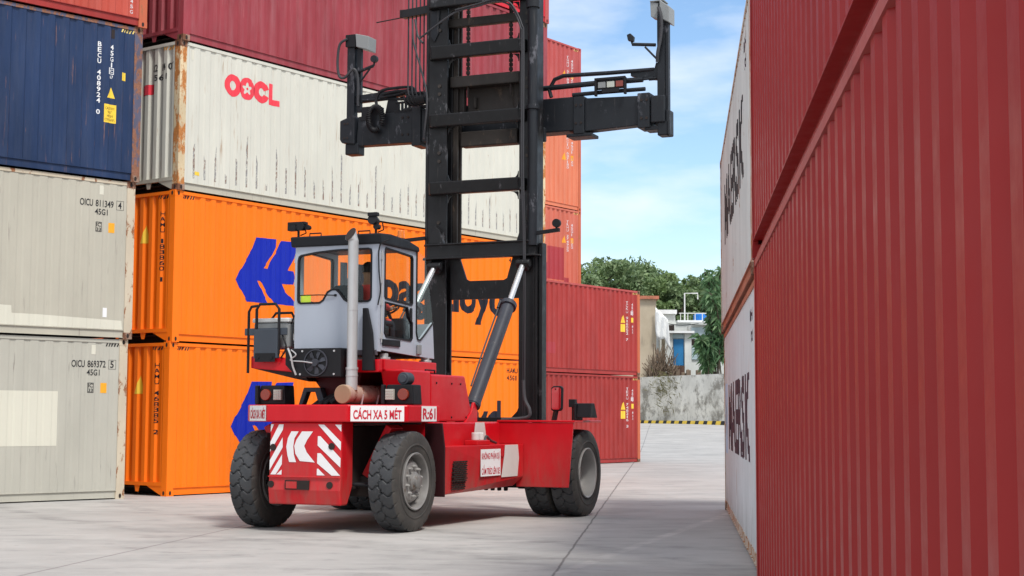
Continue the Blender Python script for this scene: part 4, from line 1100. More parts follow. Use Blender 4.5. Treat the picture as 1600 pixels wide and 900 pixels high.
CAB = obj('cab_rear_wall', bm, 'cab', TR)
def gasket(name, ring, axis, a, b_, par, wd=0.022, mat='dark'):
    inner = offset_ring(ring, -wd)
    bm = B(); wall_with_hole(bm, offset_ring(ring, 0.004), inner, axis, a, b_); obj(name, bm, mat, par)
def pane(name, ring, axis, a, par):
    bm = B()
    def P(p): return {'x': (a, p[0], p[1]), 'y': (p[0], a, p[1])}[axis]
    f = bm.faces.new([bm.verts.new(P(p)) for p in ring]); bmesh.ops.triangulate(bm, faces=[f])
    return obj(name, bm, M['glass'], par)
gasket('window_seal', rw, 'y', -0.008, 0.03, CAB); pane('rear_window', rw, 'y', 0.02, CAB)
bm = B(); rect2d(bm, -0.57, 3.06, -0.41, 3.17)
for v in bm.verts: v.co.y = 0.035
mark('window_sticker', bm, 'hiviz', CAB)
bm = B(); tube(bm, [(0.0, -0.02, 3.15), (-0.25, -0.03, 3.16), (-0.55, -0.03, 3.16)], 0.008, 6); cyl(bm, (0.0, -0.02, 3.15), (0.0, 0.0, 3.15), 0.018, 0.018, 10)
obj('wiper', bm, 'dark', CAB)
bm = B(); box(bm, x0+0.05, x1-0.02, -0.004, 0.035, 2.33, 2.40)
obj('cab_sill', bm, 'cab_sill', TR, 0.004)
# side walls (right with door, left with sliding window)
dr_up = [(0.16, 3.13), (0.19, 3.10), (0.98, 3.06), (1.01, 3.09), (1.01, 3.72), (0.98, 3.76), (0.19, 3.80), (0.16, 3.77)]
dr_lo = [(0.16, 2.64), (0.22, 2.58), (0.96, 2.56), (1.01, 2.60), (1.01, 2.82), (0.90, 2.90), (0.86, 3.03), (0.18, 3.06)]
fr_w = [(1.12, 2.62), (1.18, 2.58), (1.34, 2.70), (1.53, 2.86), (1.50, 3.10), (1.42, 3.40), (1.33, 3.72), (1.12, 3.74)]
def quad_ring(n, a0, a1, b0, b1, inner):
    """outer loop points for an inner ring by pushing each point to the rectangle"""
    o = []; cx = (a0+a1)/2; cz = (b0+b1)/2
    for p in inner:
        dx, dz = p[0]-cx, p[1]-cz
        k = min((a1-a0)/2/max(abs(dx), 1e-6), (b1-b0)/2/max(abs(dz), 1e-6)); o.append((cx+dx*k, cz+dz*k))
    # snap the four nearest to corners
    for c_ in ((a0, b0), (a1, b0), (a1, b1), (a0, b1)):
        i = min(range(len(o)), key=lambda i: (o[i][0]-c_[0])**2+(o[i][1]-c_[1])**2); o[i] = c_
    return o
for sx, xa, xb in ((1, x1-0.04, x1), (-1, x0, x0+0.04)):
    bm = B()
    wall_with_hole(bm, quad_ring(8, 0.08, 1.06, 3.08, 3.84, dr_up), dr_up, 'x', xa, xb)
    wall_with_hole(bm, quad_ring(8, 0.08, 1.06, 2.45, 3.08, dr_lo), dr_lo, 'x', xa, xb)
    prism(bm, [(0.08, 2.40), (1.06, 2.36), (1.06, 2.45), (0.08, 2.45)], 'x', xa, xb)
    dname = 'cab_door'
    dd = obj(dname, bm, 'cab', TR)
    gx = (x1-0.03, x1+0.012) if sx > 0 else (x0-0.012, x0+0.03)
    gasket('window_seal', dr_up, 'x', gx[0], gx[1], dd, 0.02); pane('door_window', dr_up, 'x', (gx[0]+gx[1])/2-0.01*sx, dd)
    gasket('window_seal', dr_lo, 'x', gx[0], gx[1], dd, 0.02); pane('door_window', dr_lo, 'x', (gx[0]+gx[1])/2-0.01*sx, dd)
    bm = B()
    box(bm, *sorted((sx*0.672, sx*0.69)), 0.90, 0.96, 2.84, 3.02); obj('door_handle', bm, 'dark', dd, 0.006)
    bm = B(); box(bm, *sorted((sx*0.662, sx*0.68)), 0.10, 0.62, 2.46, 2.55); obj('door_plate', bm, 'dark', dd, 0.02)
    bm = B()
    for z in (2.55, 3.0, 3.3, 3.62): box(bm, *sorted((sx*0.655, sx*0.685)), 0.045, 0.085, z, z+0.09)
    cyl(bm, (sx*0.675, 0.065, 2.5), (sx*0.675, 0.065, 3.75), 0.010, 0.010, 8)
    obj('door_hinge', bm, 'silver', dd)
    # rear pillar, front quarter
    bm = B(); box(bm, xa, xb, 0.041, 0.079, 2.38, 3.84)
    fo_ = [(1.061, 2.36), (1.25, 2.35), (1.72, 2.34), (1.66, 2.78), (1.56, 3.16), (1.47, 3.46), (1.38, 3.80), (1.061, 3.84)]
    obj('rear_pillar', bm, 'cab', TR)
    bm = B(); prism(bm, [(1.061, 2.36), (1.72, 2.34), (1.665, 2.86), (1.34, 2.64), (1.24, 2.585), (1.16, 2.60), (1.12, 2.66), (1.115, 3.84), (1.061, 3.84)], 'x', xa, xb)
    fq = obj('front_quarter', bm, 'cab', TR)
    gl = [(1.11, 2.66), (1.15, 2.59), (1.24, 2.575), (1.34, 2.63), (1.668, 2.85), (1.56, 3.28), (1.40, 3.78), (1.11, 3.86)]
    pane('quarter_window', gl, 'x', xb+0.002 if sx > 0 else xa-0.002, fq)
    bm = B(); tube(bm, [(sx*0.668, p[0], p[1]) for p in [(1.125, 3.84)]+[(1.125, 2.70), (1.16, 2.60), (1.24, 2.585), (1.34, 2.64), (1.665, 2.86)]], 0.012, 6); obj('window_seal', bm, 'dark', fq)
    if sx > 0:
        bm = B(); box(bm, 0.665, 0.70, 1.13, 1.24, 2.38, 2.52); obj('junction_box', bm, 'box_grey', fq, 0.01)
# windscreen: two sloping panes with slim frame
def sheet(name, pts, mat, par):
    bm = B(); bm.faces.new([bm.verts.new(p) for p in pts]); return obj(name, bm, mat, par)
ws = obj('windscreen_frame', (lambda bm: (box(bm, x0+0.04, x1-0.04, 1.64, 1.69, 2.34, 2.84), bm)[-1])(B()), 'cab', TR)
sheet('windscreen', [(x0, 1.665, 2.85), (x1, 1.665, 2.85), (x1, 1.40, 3.78), (x0, 1.40, 3.78)], M['glass'], ws)
sheet('roof_light', [(x0, 1.40, 3.78), (x1, 1.40, 3.78), (x1, 1.08, 3.89), (x0, 1.08, 3.89)], M['glass'], ws)
# roof
bm = B()
prism(bm, [(-0.03, 3.83), (-0.06, 3.97), (0.30, 3.99), (0.80, 3.96), (1.14, 3.90), (1.16, 3.83)], 'x', -0.70, 0.70)
RF = obj('cab_roof', bm, paint('roof_slate', (0.012, 0.014, 0.018), 0.5, 0.1), TR, 0.02)
bm = B()
for x in (-0.36, 0.40): tube(bm, [(x-0.09, 0.05, 3.97), (x-0.09, 0.05, 4.02), (x+0.09, 0.05, 4.02), (x+0.09, 0.05, 3.97)], 0.010, 6)
obj('lifting_handle', bm, 'dark', RF)
bm = B(); cyl(bm, (0.60, 0.75, 3.98), (0.60, 0.75, 4.10), 0.05, 0.045, 16); obj('beacon', bm, 'beacon', RF, 0.01, True)
for x, y, a in ((-0.60, 0.0, 1), (0.58, 0.05, 0)):
    bm = B()
    cyl(bm, (x, y, 3.96), (x, y, 4.06), 0.018, 0.018, 8)
    if a:
        box(bm, x-0.15, x+0.12, y-0.05, y+0.05, 4.14, 4.18); box(bm, x-0.15, x-0.02, y-0.05, y+0.05, 4.06, 4.139)
        cyl(bm, (x+0.06, y-0.07, 4.11), (x+0.06, y+0.06, 4.11), 0.06, 0.045, 14); cyl(bm, (x+0.15, y-0.03, 4.10), (x+0.15, y+0.05, 4.10), 0.04, 0.03, 12)
    else:
        cyl(bm, (x-0.02, y-0.07, 4.17), (x-0.02, y+0.06, 4.14), 0.075, 0.05, 16); box(bm, x-0.09, x+0.05, y-0.08, y+0.0, 4.21, 4.26)
        cyl(bm, (x+0.02, y-0.04, 4.07), (x+0.02, y+0.05, 4.07), 0.045, 0.035, 12)
    tube(bm, [(x, y+0.05, 4.0), (x+0.09, y+0.05, 4.03), (x+0.10, y, 4.12)], 0.01, 6)
    obj('work_lamp', bm, 'dark', RF, 0.015)
bm = B(); tube(bm, [(0.66, -0.02, 3.0), (0.70, -0.03, 3.2), (0.67, -0.02, 3.5), (0.68, -0.02, 3.80), (0.76, 0.10, 3.90)], 0.010, 6, curve=True)
obj('aerial_cable', bm, 'dark', RF)
# cab inside
bm = B(); box(bm, x0+0.05, x1-0.05, 0.05, 1.64, 2.37, 2.42); obj('cab_floor', bm, 'under', TR)
bm = B(); box(bm, -0.24, 0.34, 0.45, 0.95, 2.62, 2.78); box(bm, -0.24, 0.20, 0.34, 0.45, 2.74, 3.32); box(bm, -0.14, 0.22, 0.5, 0.9, 2.42, 2.62)
obj('driver_seat', bm, 'seat', TR, 0.04)
bm = B(); prism(bm, [(1.40, 2.42), (1.60, 2.42), (1.50, 2.88), (1.36, 2.92)], 'x', -0.35, 0.35)
obj('dashboard', bm, 'slate', TR, 0.02)
bm = B(); cyl(bm, (0.12, 1.40, 2.90), (0.12, 1.28, 3.04), 0.025, 0.025, 10)
cw_c = Vector((0.12, 1.27, 3.05)); ax = Vector((0, -0.55, 0.84)).normalized(); uu = Vector((1, 0, 0)); vv = ax.cross(uu)
tube(bm, [cw_c+(uu*math.cos(2*PI*k/24)+vv*math.sin(2*PI*k/24))*0.18 for k in range(25)], 0.014, 8)
for k in range(3): tube(bm, [cw_c, cw_c+(uu*math.cos(2*PI*k/3+0.5)+vv*math.sin(2*PI*k/3+0.5))*0.18], 0.012, 6)
obj('steering_wheel', bm, 'dark', TR)
# left step, ladder rails and boxes on the deck wing
bm = B()
tube(bm, [(-1.34, -0.06, 2.10), (-1.34, -0.06, 2.95), (-1.30, -0.06, 3.02), (-1.20, -0.06, 3.03)], 0.020, 8, curve=False)
tube(bm, [(-1.20, -0.08, 2.36), (-1.20, -0.08, 2.98), (-1.15, -0.08, 3.05), (-0.90, -0.08, 3.05), (-0.84, -0.08, 2.98), (-0.84, -0.08, 2.36)], 0.021, 8)
tube(bm, [(-1.34, 0.55, 2.36), (-1.34, 0.55, 2.90), (-1.28, 0.55, 2.97), (-1.02, 0.55, 2.97), (-0.97, 0.55, 2.88), (-0.97, 0.55, 2.36)], 0.020, 8)
tube(bm, [(-0.72, 0.25, 2.3), (-0.72, 0.25, 2.88), (-0.66, 0.25, 2.94), (-0.60, 0.25, 2.93)], 0.018, 8)
tube(bm, [(-0.95, 0.5, 2.85), (-0.88, 0.3, 2.76), (-0.76, 0.1, 2.78), (-0.66, 0.05, 2.90)], 0.010, 6, curve=True)
tube(bm, [(-0.80, -0.05, 2.62), (-0.74, -0.05, 2.45), (-0.82, -0.05, 2.30)], 0.012, 6, curve=True)
obj('hand_rail', bm, 'dark', TR, smooth=True)
bm = B(); box(bm, -1.22, -0.84, -0.12, -0.05, 2.30, 2.70); box(bm, -1.40, -0.72, -0.07, -0.045, 2.62, 2.72)
pd = obj('mudguard_panel', bm, 'slate', TR, 0.008)
bm = B(); box(bm, -1.19, -0.87, -0.128, -0.118, 2.25, 2.37)
for x in (-1.14, -0.92): cyl(bm, (x, -0.14, 2.31), (x, -0.128, 2.31), 0.022, 0.022, 12)
obj('panel_clamp', bm, 'dark', pd)
bm = B(); box(bm, -1.30, -0.74, 0.0, 0.42, 2.44, 2.80)
wb = obj('battery_box', bm, 'box_grey', TR, 0.03)
bm = B(); box(bm, -1.315, -0.725, -0.015, 0.435, 2.80, 2.86); obj('box_lid', bm, 'white_plastic', wb, 0.015)

# ------------------------------------------------------------------ mast
def channel(bm, s, xo, xi, y0, y1, z0, z1):
    """mast rail of C section opening inwards"""
    w_ = abs(xo-xi); web = 0.05
    box(bm, *sorted((s*xo, s*(xo-web))), y0, y1, z0, z1)
    box(bm, *sorted((s*(xo-web-0.0005), s*xi)), y0, y0+0.05, z0, z1)
    box(bm, *sorted((s*(xo-web-0.0005), s*xi)), y1-0.05, y1, z0, z1)
ZT = 10.2
for s in (-1, 1):
    bm = B(); channel(bm, s, 0.99 if s > 0 else 1.06, 0.66, 4.86, 5.12, 0.35, ZT)
    mr_ = obj('mast_rail', bm, 'black', TR, 0.01)
    bm = B(); channel(bm, s, 0.755, 0.585, 5.125, 5.32, 4.0, ZT-0.1)
    obj('inner_mast_rail', bm, 'black3', TR, 0.01)
    if s > 0:
        bm = B(); box(bm, 1.0, 1.06, 4.90, 5.10, 0.45, 4.35); obj('mast_side_plate', bm, 'black', TR, 0.01)
    bm = B(); xx = s*0.93 if s > 0 else -0.90
    yy = 4.75
    if s > 0:
        cyl(bm, (0.93, 4.80, 4.3), (0.93, 4.80, 8.5), 0.085, 0.085, 24); cyl(bm, (0.93, 4.80, 8.25), (0.93, 4.80, 8.40), 0.115, 0.115, 24); cyl(bm, (0.93, 4.80, 6.55), (0.93, 4.80, 6.62), 0.11, 0.11, 24)
        cyl(bm, (0.93, 4.80, 8.5), (0.93, 4.80, ZT), 0.06, 0.06, 20)
    else:
        cyl(bm, (-0.88, 5.30, 1.0), (-0.88, 5.30, ZT), 0.07, 0.07, 20)
    obj('lift_cylinder', bm, 'black2', TR, 0.004, True)
# rear cross members bowed out behind the rails
def bow(bm, z0, z1, xl=-0.98, xr=0.80, y=4.86, out=0.16):
    pts = [(xl, y), (xl+0.06, y-out), (xr-0.10, y-out), (xr, y-0.02), (xr, y+0.0)]
    prism(bm, [(xl, y), (xl, y-0.03), (xl+0.07, y-out), (xr-0.10, y-out), (xr, y-0.04), (xr, y)], 'z', z0, z1)
for z0, z1 in ((5.22, 5.43), (6.37, 6.58), (7.53, 7.75)):
    bm = B(); bow(bm, z0, z1, out=0.20)
    for v in bm.verts:
        if v.co.z < z0+0.01 and v.co.y < 4.75: v.co.y += 0.07
        if v.co.z > z1-0.01 and v.co.y < 4.75: v.co.y += 0.03
    obj('cross_member', bm, 'black', TR, 0.035)
bm = B(); bow(bm, 8.41, 8.66, -1.0, 0.80); bow(bm, 8.67, 8.8, -0.98, 0.92, out=0.2); bow(bm, 9.7, 9.95); obj('cross_member', bm, 'black', TR, 0.02)
bm = B(); bow(bm, 4.14, 4.375, -1.04, 0.98, out=0.10); bow(bm, 4.36, 4.39, -1.06, 1.0, out=0.14); bow(bm, 4.125, 4.155, -1.08, 1.06, out=0.16)
obj('cross_member', bm, 'black', TR, 0.008)
bm = B()
for s in (-1, 1):
    for z in (3.9, 5.0, 6.1, 7.3):
        pass
    prism(bm, [(s*0.95, 4.39), (s*0.66, 4.39), (s*0.74, 4.62), (s*0.82, 4.70), (s*0.90, 4.60)], 'y', 4.76, 4.86)
obj('mast_gusset', bm, 'black', TR, 0.01)
def corner(x, z, sx, sz, r_=0.13, n=5):
    pts = [(x, z)]
    for k in range(n+1):
        a = PI/2*k/n
        pts.append((x+sx*r_*(1-math.sin(a)), z+sz*r_*(1-math.cos(a))))
    return pts
for z0, z1 in ((5.22, 5.43), (6.37, 6.58), (7.53, 7.75), (8.41, 8.80)):
    for x, sx in ((-0.64, 1), (0.64, -1)):
        for z, sz in ((z0, -1), (z1, 1)):
            bm = B(); prism(bm, corner(x, z, sx, sz), 'y', 4.87, 4.905); obj('corner_gusset', bm, 'black', TR)
for z in (4.62, 5.80, 6.95, 8.05):
    for s in (-1, 1):
        bm = B(); cyl(bm, (s*0.80, 4.84, z), (s*0.80, 4.86, z), 0.03, 0.03, 12); cyl(bm, (s*0.80, 4.84, z+0.14), (s*0.80, 4.86, z+0.14), 0.03, 0.03, 12); obj('rail_bolt', bm, 'black3', TR)
for s in (-1, 1):
    bm = B(); prism(bm, [(s*0.97, 8.40), (s*0.97, 7.95), (s*0.90, 7.85), (s*0.82, 8.0), (s*0.80, 8.40)], 'y', 4.835, 4.859); obj('rail_doubler', bm, 'black2', TR, 0.008)
# lower cross plate with the cut-out window
bm = B()
prism(bm, [(-0.64, 3.46), (0.64, 3.46), (0.64, 4.15), (0.50, 4.15), (0.40, 3.80), (0.34, 3.77), (-0.28, 3.77), (-0.34, 3.80), (-0.46, 4.15), (-0.64, 4.15)], 'y', 4.98, 5.03)
obj('cross_plate', bm, 'black', TR, 0.006)
bm = B(); prism(bm, [(-0.64, 1.30), (0.64, 1.30), (0.64, 1.70), (0.60, 1.60), (0.50, 1.50), (-0.50, 1.50), (-0.60, 1.60), (-0.64, 1.70)], 'y', 4.95, 5.05)
obj('foot_plate', bm, 'black', TR, 0.006)
# inner cross members and chains
bm = B(); box(bm, -0.68, 0.60, 5.0, 5.14, 7.08, 7.27); box(bm, -0.74, 0.62, 5.0, 5.12, 8.12, 8.27); box(bm, -0.6, 0.55, 5.2, 5.3, 9.2, 9.4)
obj('inner_cross_member', bm, 'black3', TR, 0.02)
bm = B()
for x in (-0.37, 0.42):
    for k in range(34): 
        z = 7.15+k*0.075
        box(bm, x-0.030, x+0.030, 5.05+(0.01 if k % 2 else 0), 5.09, z, z+0.055)
    box(bm, x-0.015, x+0.015, 5.06, 5.08, 6.9, ZT-0.2)
obj('lift_chain', bm, 'under', TR)
# hoses on the mast
bm = B()
tube(bm, [(0.80, 4.74, 1.52), (0.80, 4.74, 2.2), (0.82, 4.70, 4.2), (0.80, 4.64, 5.5), (0.80, 4.64, 7.6), (0.78, 4.62, 7.9), (0.62, 4.62, 8.25), (0.35, 4.62, 8.38), (0.0, 4.62, 8.33), (-0.4, 4.62, 8.27), (-0.8, 4.62, 8.05), (-1.1, 4.68, 7.9)], 0.016, 6, curve=True)
tube(bm, [(0.83, 4.72, 1.52), (0.84, 4.70, 4.2), (0.83, 4.64, 5.5), (0.83, 4.64, 7.6), (0.80, 4.62, 7.95), (0.62, 4.60, 8.30), (0.35, 4.60, 8.41), (0.0, 4.60, 8.36), (-0.4, 4.60, 8.30)], 0.014, 6, curve=True)
tube(bm, [(0.82, 4.70, 2.1), (0.86, 4.66, 1.8), (0.96, 4.62, 1.62), (0.92, 4.60, 1.50), (0.5, 4.55, 1.46)], 0.03, 8, curve=True)
for k in range(6):
    x = -1.45+k*0.075
    tube(bm, [(x, 4.95, ZT), (x, 4.95, 8.0), (x, 4.95, 7.1), (x+0.02, 4.98, 6.95)], 0.014, 6)
tube(bm, [(-1.35, 4.9, 8.3), (-1.30, 4.85, 7.9), (-1.15, 4.85, 7.4), (-1.03, 4.84, 6.9), (-1.08, 4.84, 6.2)], 0.018, 6, curve=True)
tube(bm, [(-1.30, 4.9, 8.3), (-1.22, 4.85, 8.0), (-1.10, 4.8, 7.85)], 0.02, 6, curve=True)
obj('mast_hose', bm, 'hose_grey', TR, smooth=True)
bm = B(); beam(bm, (-1.55, 4.95, 8.42), (-1.0, 4.92, 8.45), 0.12, 0.14); box(bm, -1.6, -1.5, 4.9, 5.0, 8.37, 8.5); tube(bm, [(-1.5, 4.95, 8.38), (-2.05, 4.9, 8.32)], 0.012, 6)
obj('hose_guide', bm, 'black', TR, 0.01)
bm = B()
for dx, r_ in ((0, 0.16), (0.06, 0.16), (0.12, 0.15), (0.18, 0.14)):
    c_ = Vector((-1.43+dx, 5.05, 7.0)); tube(bm, [c_+Vector((0, math.cos(t)*r_*0.6+0.0, -abs(math.sin(t))*r_)) + Vector((0.10*math.cos(t), 0, 0)) for t in [PI*k/10 for k in range(11)]], 0.02, 6)
box(bm, -1.52, -1.16, 4.98, 5.10, 7.02, 7.06); cyl(bm, (-1.5, 5.05, 6.95), (-1.15, 5.05, 6.95), 0.09, 0.09, 16)
obj('hose_sheave', bm, 'dark', TR, 0.005)
# camera/lamp arms on the mast
for s, x0_, x1_ in ((1, 1.0, 1.42), (-1, -1.02, -1.52)):
    bm = B(); beam(bm, (x0_, 4.8, 4.50 if s > 0 else 4.50), (x1_, 4.75, 4.53 if s > 0 else 4.46), 0.06, 0.06); cyl(bm, (x1_-s*0.05, 4.75, 4.50), (x1_-s*0.05, 4.75, 4.60), 0.02, 0.02, 8)
    cyl(bm, (x1_-s*0.05, 4.72, 4.64 if s > 0 else 4.50), (x1_-s*0.05, 4.79, 4.64 if s > 0 else 4.50), 0.07, 0.07, 18)
    obj('lamp_arm', bm, 'dark', TR, 0.005)

# ------------------------------------------------------------------ spreader
Y0, Y1 = 5.38, 5.62
bm = B()
box(bm, -1.55, 1.45, Y0, Y1+0.1, 6.26, 6.84)
box(bm, -1.0, 0.95, Y0-0.1, Y0-0.002, 6.10, 6.34)
SP = obj('spreader_body', bm, 'black2', TR, 0.02)
bm = B(); 
prism(bm, [(-0.62, 6.62), (-0.50, 6.62), (-0.50, 7.10), (0.42, 7.10), (0.42, 6.62), (0.52, 6.62), (0.52, 7.22), (0.45, 7.30), (-0.55, 7.30), (-0.62, 7.20)], 'y', 5.20, 5.32)
box(bm, -0.50, 0.42, 5.33, 5.37, 6.60, 7.2)
for x in (-0.33, 0.40): cyl(bm, (x, 5.28, 6.75), (x, 5.28, 6.95), 0.03, 0.03, 10)
box(bm, -0.55, 0.50, 5.16, 5.36, 6.08, 6.34)
obj('carriage', bm, 'black3', TR, 0.02)
def slab(x0_, x1_, z0, z1, y0, y1, name, mat='black2', bv=0.015):
    bm = B(); box(bm, x0_, x1_, y0, y1, z0, z1); return obj(name, bm, mat, TR, bv)
bm = B(); prism(bm, [(-2.70, 6.28), (-2.66, 6.80), (-1.55, 6.84), (-1.55, 6.27)], 'y', Y0+0.02, Y1)
box(bm, -1.58, -1.40, Y0-0.03, Y1+0.12, 6.20, 6.88)
obj('spreader_arm', bm, 'black2', TR, 0.012)
bm = B(); prism(bm, [(1.61, 6.24), (1.61, 6.80), (2.55, 6.77), (2.55, 6.28)], 'y', Y0+0.02, Y1)
box(bm, 1.43, 1.62, Y0-0.03, Y1+0.12, 6.20, 6.83); box(bm, 1.30, 1.75, Y0-0.02, Y1+0.1, 6.155, 6.21)
box(bm, 2.55, 2.76, Y0-0.03, Y1+0.1, 6.22, 6.80); box(bm, 2.66, 2.90, Y0, Y1+0.05, 6.18, 6.25)
ra = obj('spreader_arm', bm, 'black2', TR, 0.012)
bm = B()
for x in (1.48, 1.57, 2.62, 2.71):
    for z in (6.38, 6.68): cyl(bm, (x, Y0-0.042, z), (x, Y0-0.03, z), 0.022, 0.022, 10)
for x in (-1.78, -1.67):
    for z in (6.42, 6.72): cyl(bm, (x, Y0+0.008, z), (x, Y0+0.02, z), 0.022, 0.022, 10)
for x in (-2.90, -2.84):
    for z in (6.42, 6.68): cyl(bm, (x, Y0-0.05, z), (x, Y0-0.04, z), 0.02, 0.02, 10)
obj('bolts', bm, 'under', ra)
# end boxes with twistlock feet
bm = B(); prism(bm, [(-3.0, 6.40), (-2.96, 6.34), (-2.70, 6.30), (-2.70, 6.80), (-2.74, 6.83), (-3.0, 6.74)], 'y', Y0-0.04, Y1+0.05); box(bm, -2.91, -2.64, Y0+0.0, Y1, 6.13, 6.33)
obj('twistlock_head', bm, 'black2', TR, 0.02)
bm = B(); box(bm, 2.78, 3.02, Y0-0.04, Y1+0.05, 6.29, 6.74); box(bm, 2.88, 3.08, Y0, Y1, 6.08, 6.32); box(bm, 3.02, 3.09, Y0, Y1, 6.08, 6.50)
obj('twistlock_head', bm, 'black2', TR, 0.02)
# upright guide posts with flippers boxes
bm = B(); box(bm, -2.91, -2.76, 5.42, 5.56, 6.74, 8.12); box(bm, -2.74, -2.65, 5.46, 5.54, 6.9, 8.05); prism(bm, [(-2.76, 7.20), (-2.76, 7.06), (-2.2, 7.08), (-1.6, 7.16), (-1.6, 7.24), (-2.0, 7.24)], 'y', 5.46, 5.54)
tube(bm, [(-2.70, 5.45, 7.62), (-2.38, 5.42, 7.70)], 0.03, 8); tube(bm, [(-2.72, 5.45, 7.36), (-2.45, 5.43, 7.66)], 0.018, 8); cyl(bm, (-2.37, 5.42, 7.70), (-2.36, 5.42, 7.76), 0.02, 0.02, 8); cyl(bm, (-2.36, 5.38, 7.82), (-2.36, 5.46, 7.82), 0.065, 0.065, 18)
obj('guide_post', bm, 'black2', TR, 0.008)
bm = B(); prism(bm, [(-2.72, 8.30), (-2.45, 8.23), (-2.46, 7.98), (-2.70, 8.06)], 'y', 5.36, 5.66); gb = obj('guide_box', bm, 'box_grey', TR, 0.012)
bm = B(); prism(bm, [(-2.93, 8.30), (-2.74, 8.30), (-2.72, 8.06), (-2.93, 8.08)], 'y', 5.38, 5.64); obj('guide_bracket', bm, 'dark', gb, 0.01)
bm = B(); tube(bm, [(-2.88, 5.36, 8.22), (-3.02, 5.34, 8.12), (-3.06, 5.34, 7.8), (-3.02, 5.34, 7.55), (-2.9, 5.34, 7.52), (-2.75, 5.36, 7.66), (-2.68, 5.4, 7.5), (-2.68, 5.42, 7.0)], 0.025, 8, curve=True)
obj('guide_hose', bm, 'hose_grey', gb, smooth=True)
bm = B(); box(bm, 2.87, 3.0, 5.42, 5.56, 6.74, 8.06); box(bm, 3.01, 3.06, 5.42, 5.54, 6.3, 8.1)
prism(bm, [(2.87, 7.24), (2.87, 7.02), (2.70, 7.04), (2.4, 7.12), (2.4, 7.17), (2.80, 7.19), (2.84, 7.32)], 'y', 5.46, 5.54)
tube(bm, [(2.44, 5.42, 7.64), (2.84, 5.45, 7.60)], 0.03, 8); tube(bm, [(2.66, 5.43, 7.58), (2.86, 5.45, 7.36)], 0.018, 8)
cyl(bm, (2.45, 5.42, 7.64), (2.43, 5.42, 7.70), 0.02, 0.02, 8); prism(bm, [(2.38, 7.70), (2.47, 7.68), (2.48, 7.76), (2.42, 7.82), (2.36, 7.80)], 'y', 5.38, 5.46)
obj('guide_post', bm, 'black2', TR, 0.008)
bm = B(); prism(bm, [(2.93, 8.33), (3.10, 8.20), (3.10, 7.93), (2.93, 8.02)], 'y', 5.36, 5.66); gb = obj('guide_box', bm, 'box_grey', TR, 0.012)
bm = B(); prism(bm, [(2.76, 8.32), (2.90, 8.28), (2.88, 8.02), (2.77, 8.07)], 'y', 5.40, 5.62); box(bm, 2.76, 3.0, 5.38, 5.64, 8.31, 8.33); obj('guide_bracket', bm, 'box_grey', gb, 0.008)
bm = B(); tube(bm, [(2.92, 5.36, 8.2), (2.97, 5.34, 8.0), (2.95, 5.36, 7.7), (2.90, 5.36, 7.45), (2.88, 5.4, 7.3)], 0.028, 8, curve=True)
obj('guide_hose', bm, 'hose_grey', gb, smooth=True)
# side shift pipes on the right arm
bm = B()
tube(bm, [(1.02, 5.40, 6.86), (0.98, 5.40, 7.0), (1.08, 5.40, 7.16), (1.24, 5.40, 7.21), (1.40, 5.42, 7.21), (2.0, 5.44, 7.20), (2.80, 5.48, 7.20)], 0.035, 8)
tube(bm, [(0.80, 5.40, 7.02), (1.8, 5.42, 7.04), (2.62, 5.44, 7.04)], 0.045, 10)
tube(bm, [(1.40, 5.40, 6.87), (2.0, 5.42, 6.88), (2.66, 5.44, 6.88)], 0.035, 8)
tube(bm, [(2.62, 5.44, 7.04), (2.88, 5.46, 7.05)], 0.018, 8); cyl(bm, (2.72, 5.46, 7.05), (2.80, 5.46, 7.05), 0.035, 0.035, 10)
tube(bm, [(-2.60, 5.44, 7.10), (-2.0, 5.44, 7.08), (-1.45, 5.42, 7.02)], 0.025, 8)
tube(bm, [(-1.75, 5.42, 6.86), (-1.2, 5.42, 6.90), (-1.0, 5.40, 6.92)], 0.035, 8)
obj('shift_cylinder', bm, 'black2', TR, smooth=True)
bm = B(); box(bm, 1.82, 2.36, 5.30, 5.34, 7.06, 7.10); box(bm, 1.82, 1.86, 5.30, 5.36, 6.80, 7.08); box(bm, 2.33, 2.37, 5.30, 5.36, 6.80, 7.08); box(bm, 1.86, 2.33, 5.335, 5.35, 6.90, 7.06); box(bm, 1.95, 2.25, 5.30, 5.33, 6.84, 6.90)
lb_ = obj('indicator_box', bm, 'dark', TR, 0.006)
for i, (mt) in enumerate(('box_grey', 'lamp_white', 'lamp_red')):
    bm = B(); box(bm, 1.88+i*0.155, 2.01+i*0.155, 5.315, 5.333, 6.93, 7.03); obj('indicator_lens', bm, mt, lb_, 0.004)
# coiled cable, valve block and hoses on the left arm
bm = B()
co = Vector((-2.26, 5.30, 6.72)); pts = []
for k in range(400):
    t = k/399; a = -PI*0.5+2*PI*t*0.93+0.9; r0 = 0.145
    cpt = co+Vector((math.cos(a)*r0*0.95, 0, math.sin(a)*r0*1.45)); tn = Vector((-math.sin(a), 0, math.cos(a))); nr = Vector((math.cos(a), 0, math.sin(a)))
    b2 = 2*PI*t*34; pts.append(cpt+nr*math.cos(b2)*0.042+Vector((0, 1, 0))*math.sin(b2)*0.042)
tube(bm, pts, 0.013, 6)
tube(bm, [(-2.25, 5.32, 6.95), (-2.27, 5.34, 7.08), (-2.18, 5.36, 7.22), (-1.9, 5.4, 7.26), (-1.6, 5.4, 7.24), (-1.5, 5.35, 7.1), (-1.36, 5.2, 6.98), (-1.1, 5.1, 7.0)], 0.028, 8, curve=True)
tube(bm, [(-2.15, 5.36, 7.16), (-1.8, 5.4, 7.20), (-1.55, 5.38, 7.10), (-1.4, 5.25, 6.9), (-1.1, 5.1, 6.92)], 0.024, 8, curve=True)
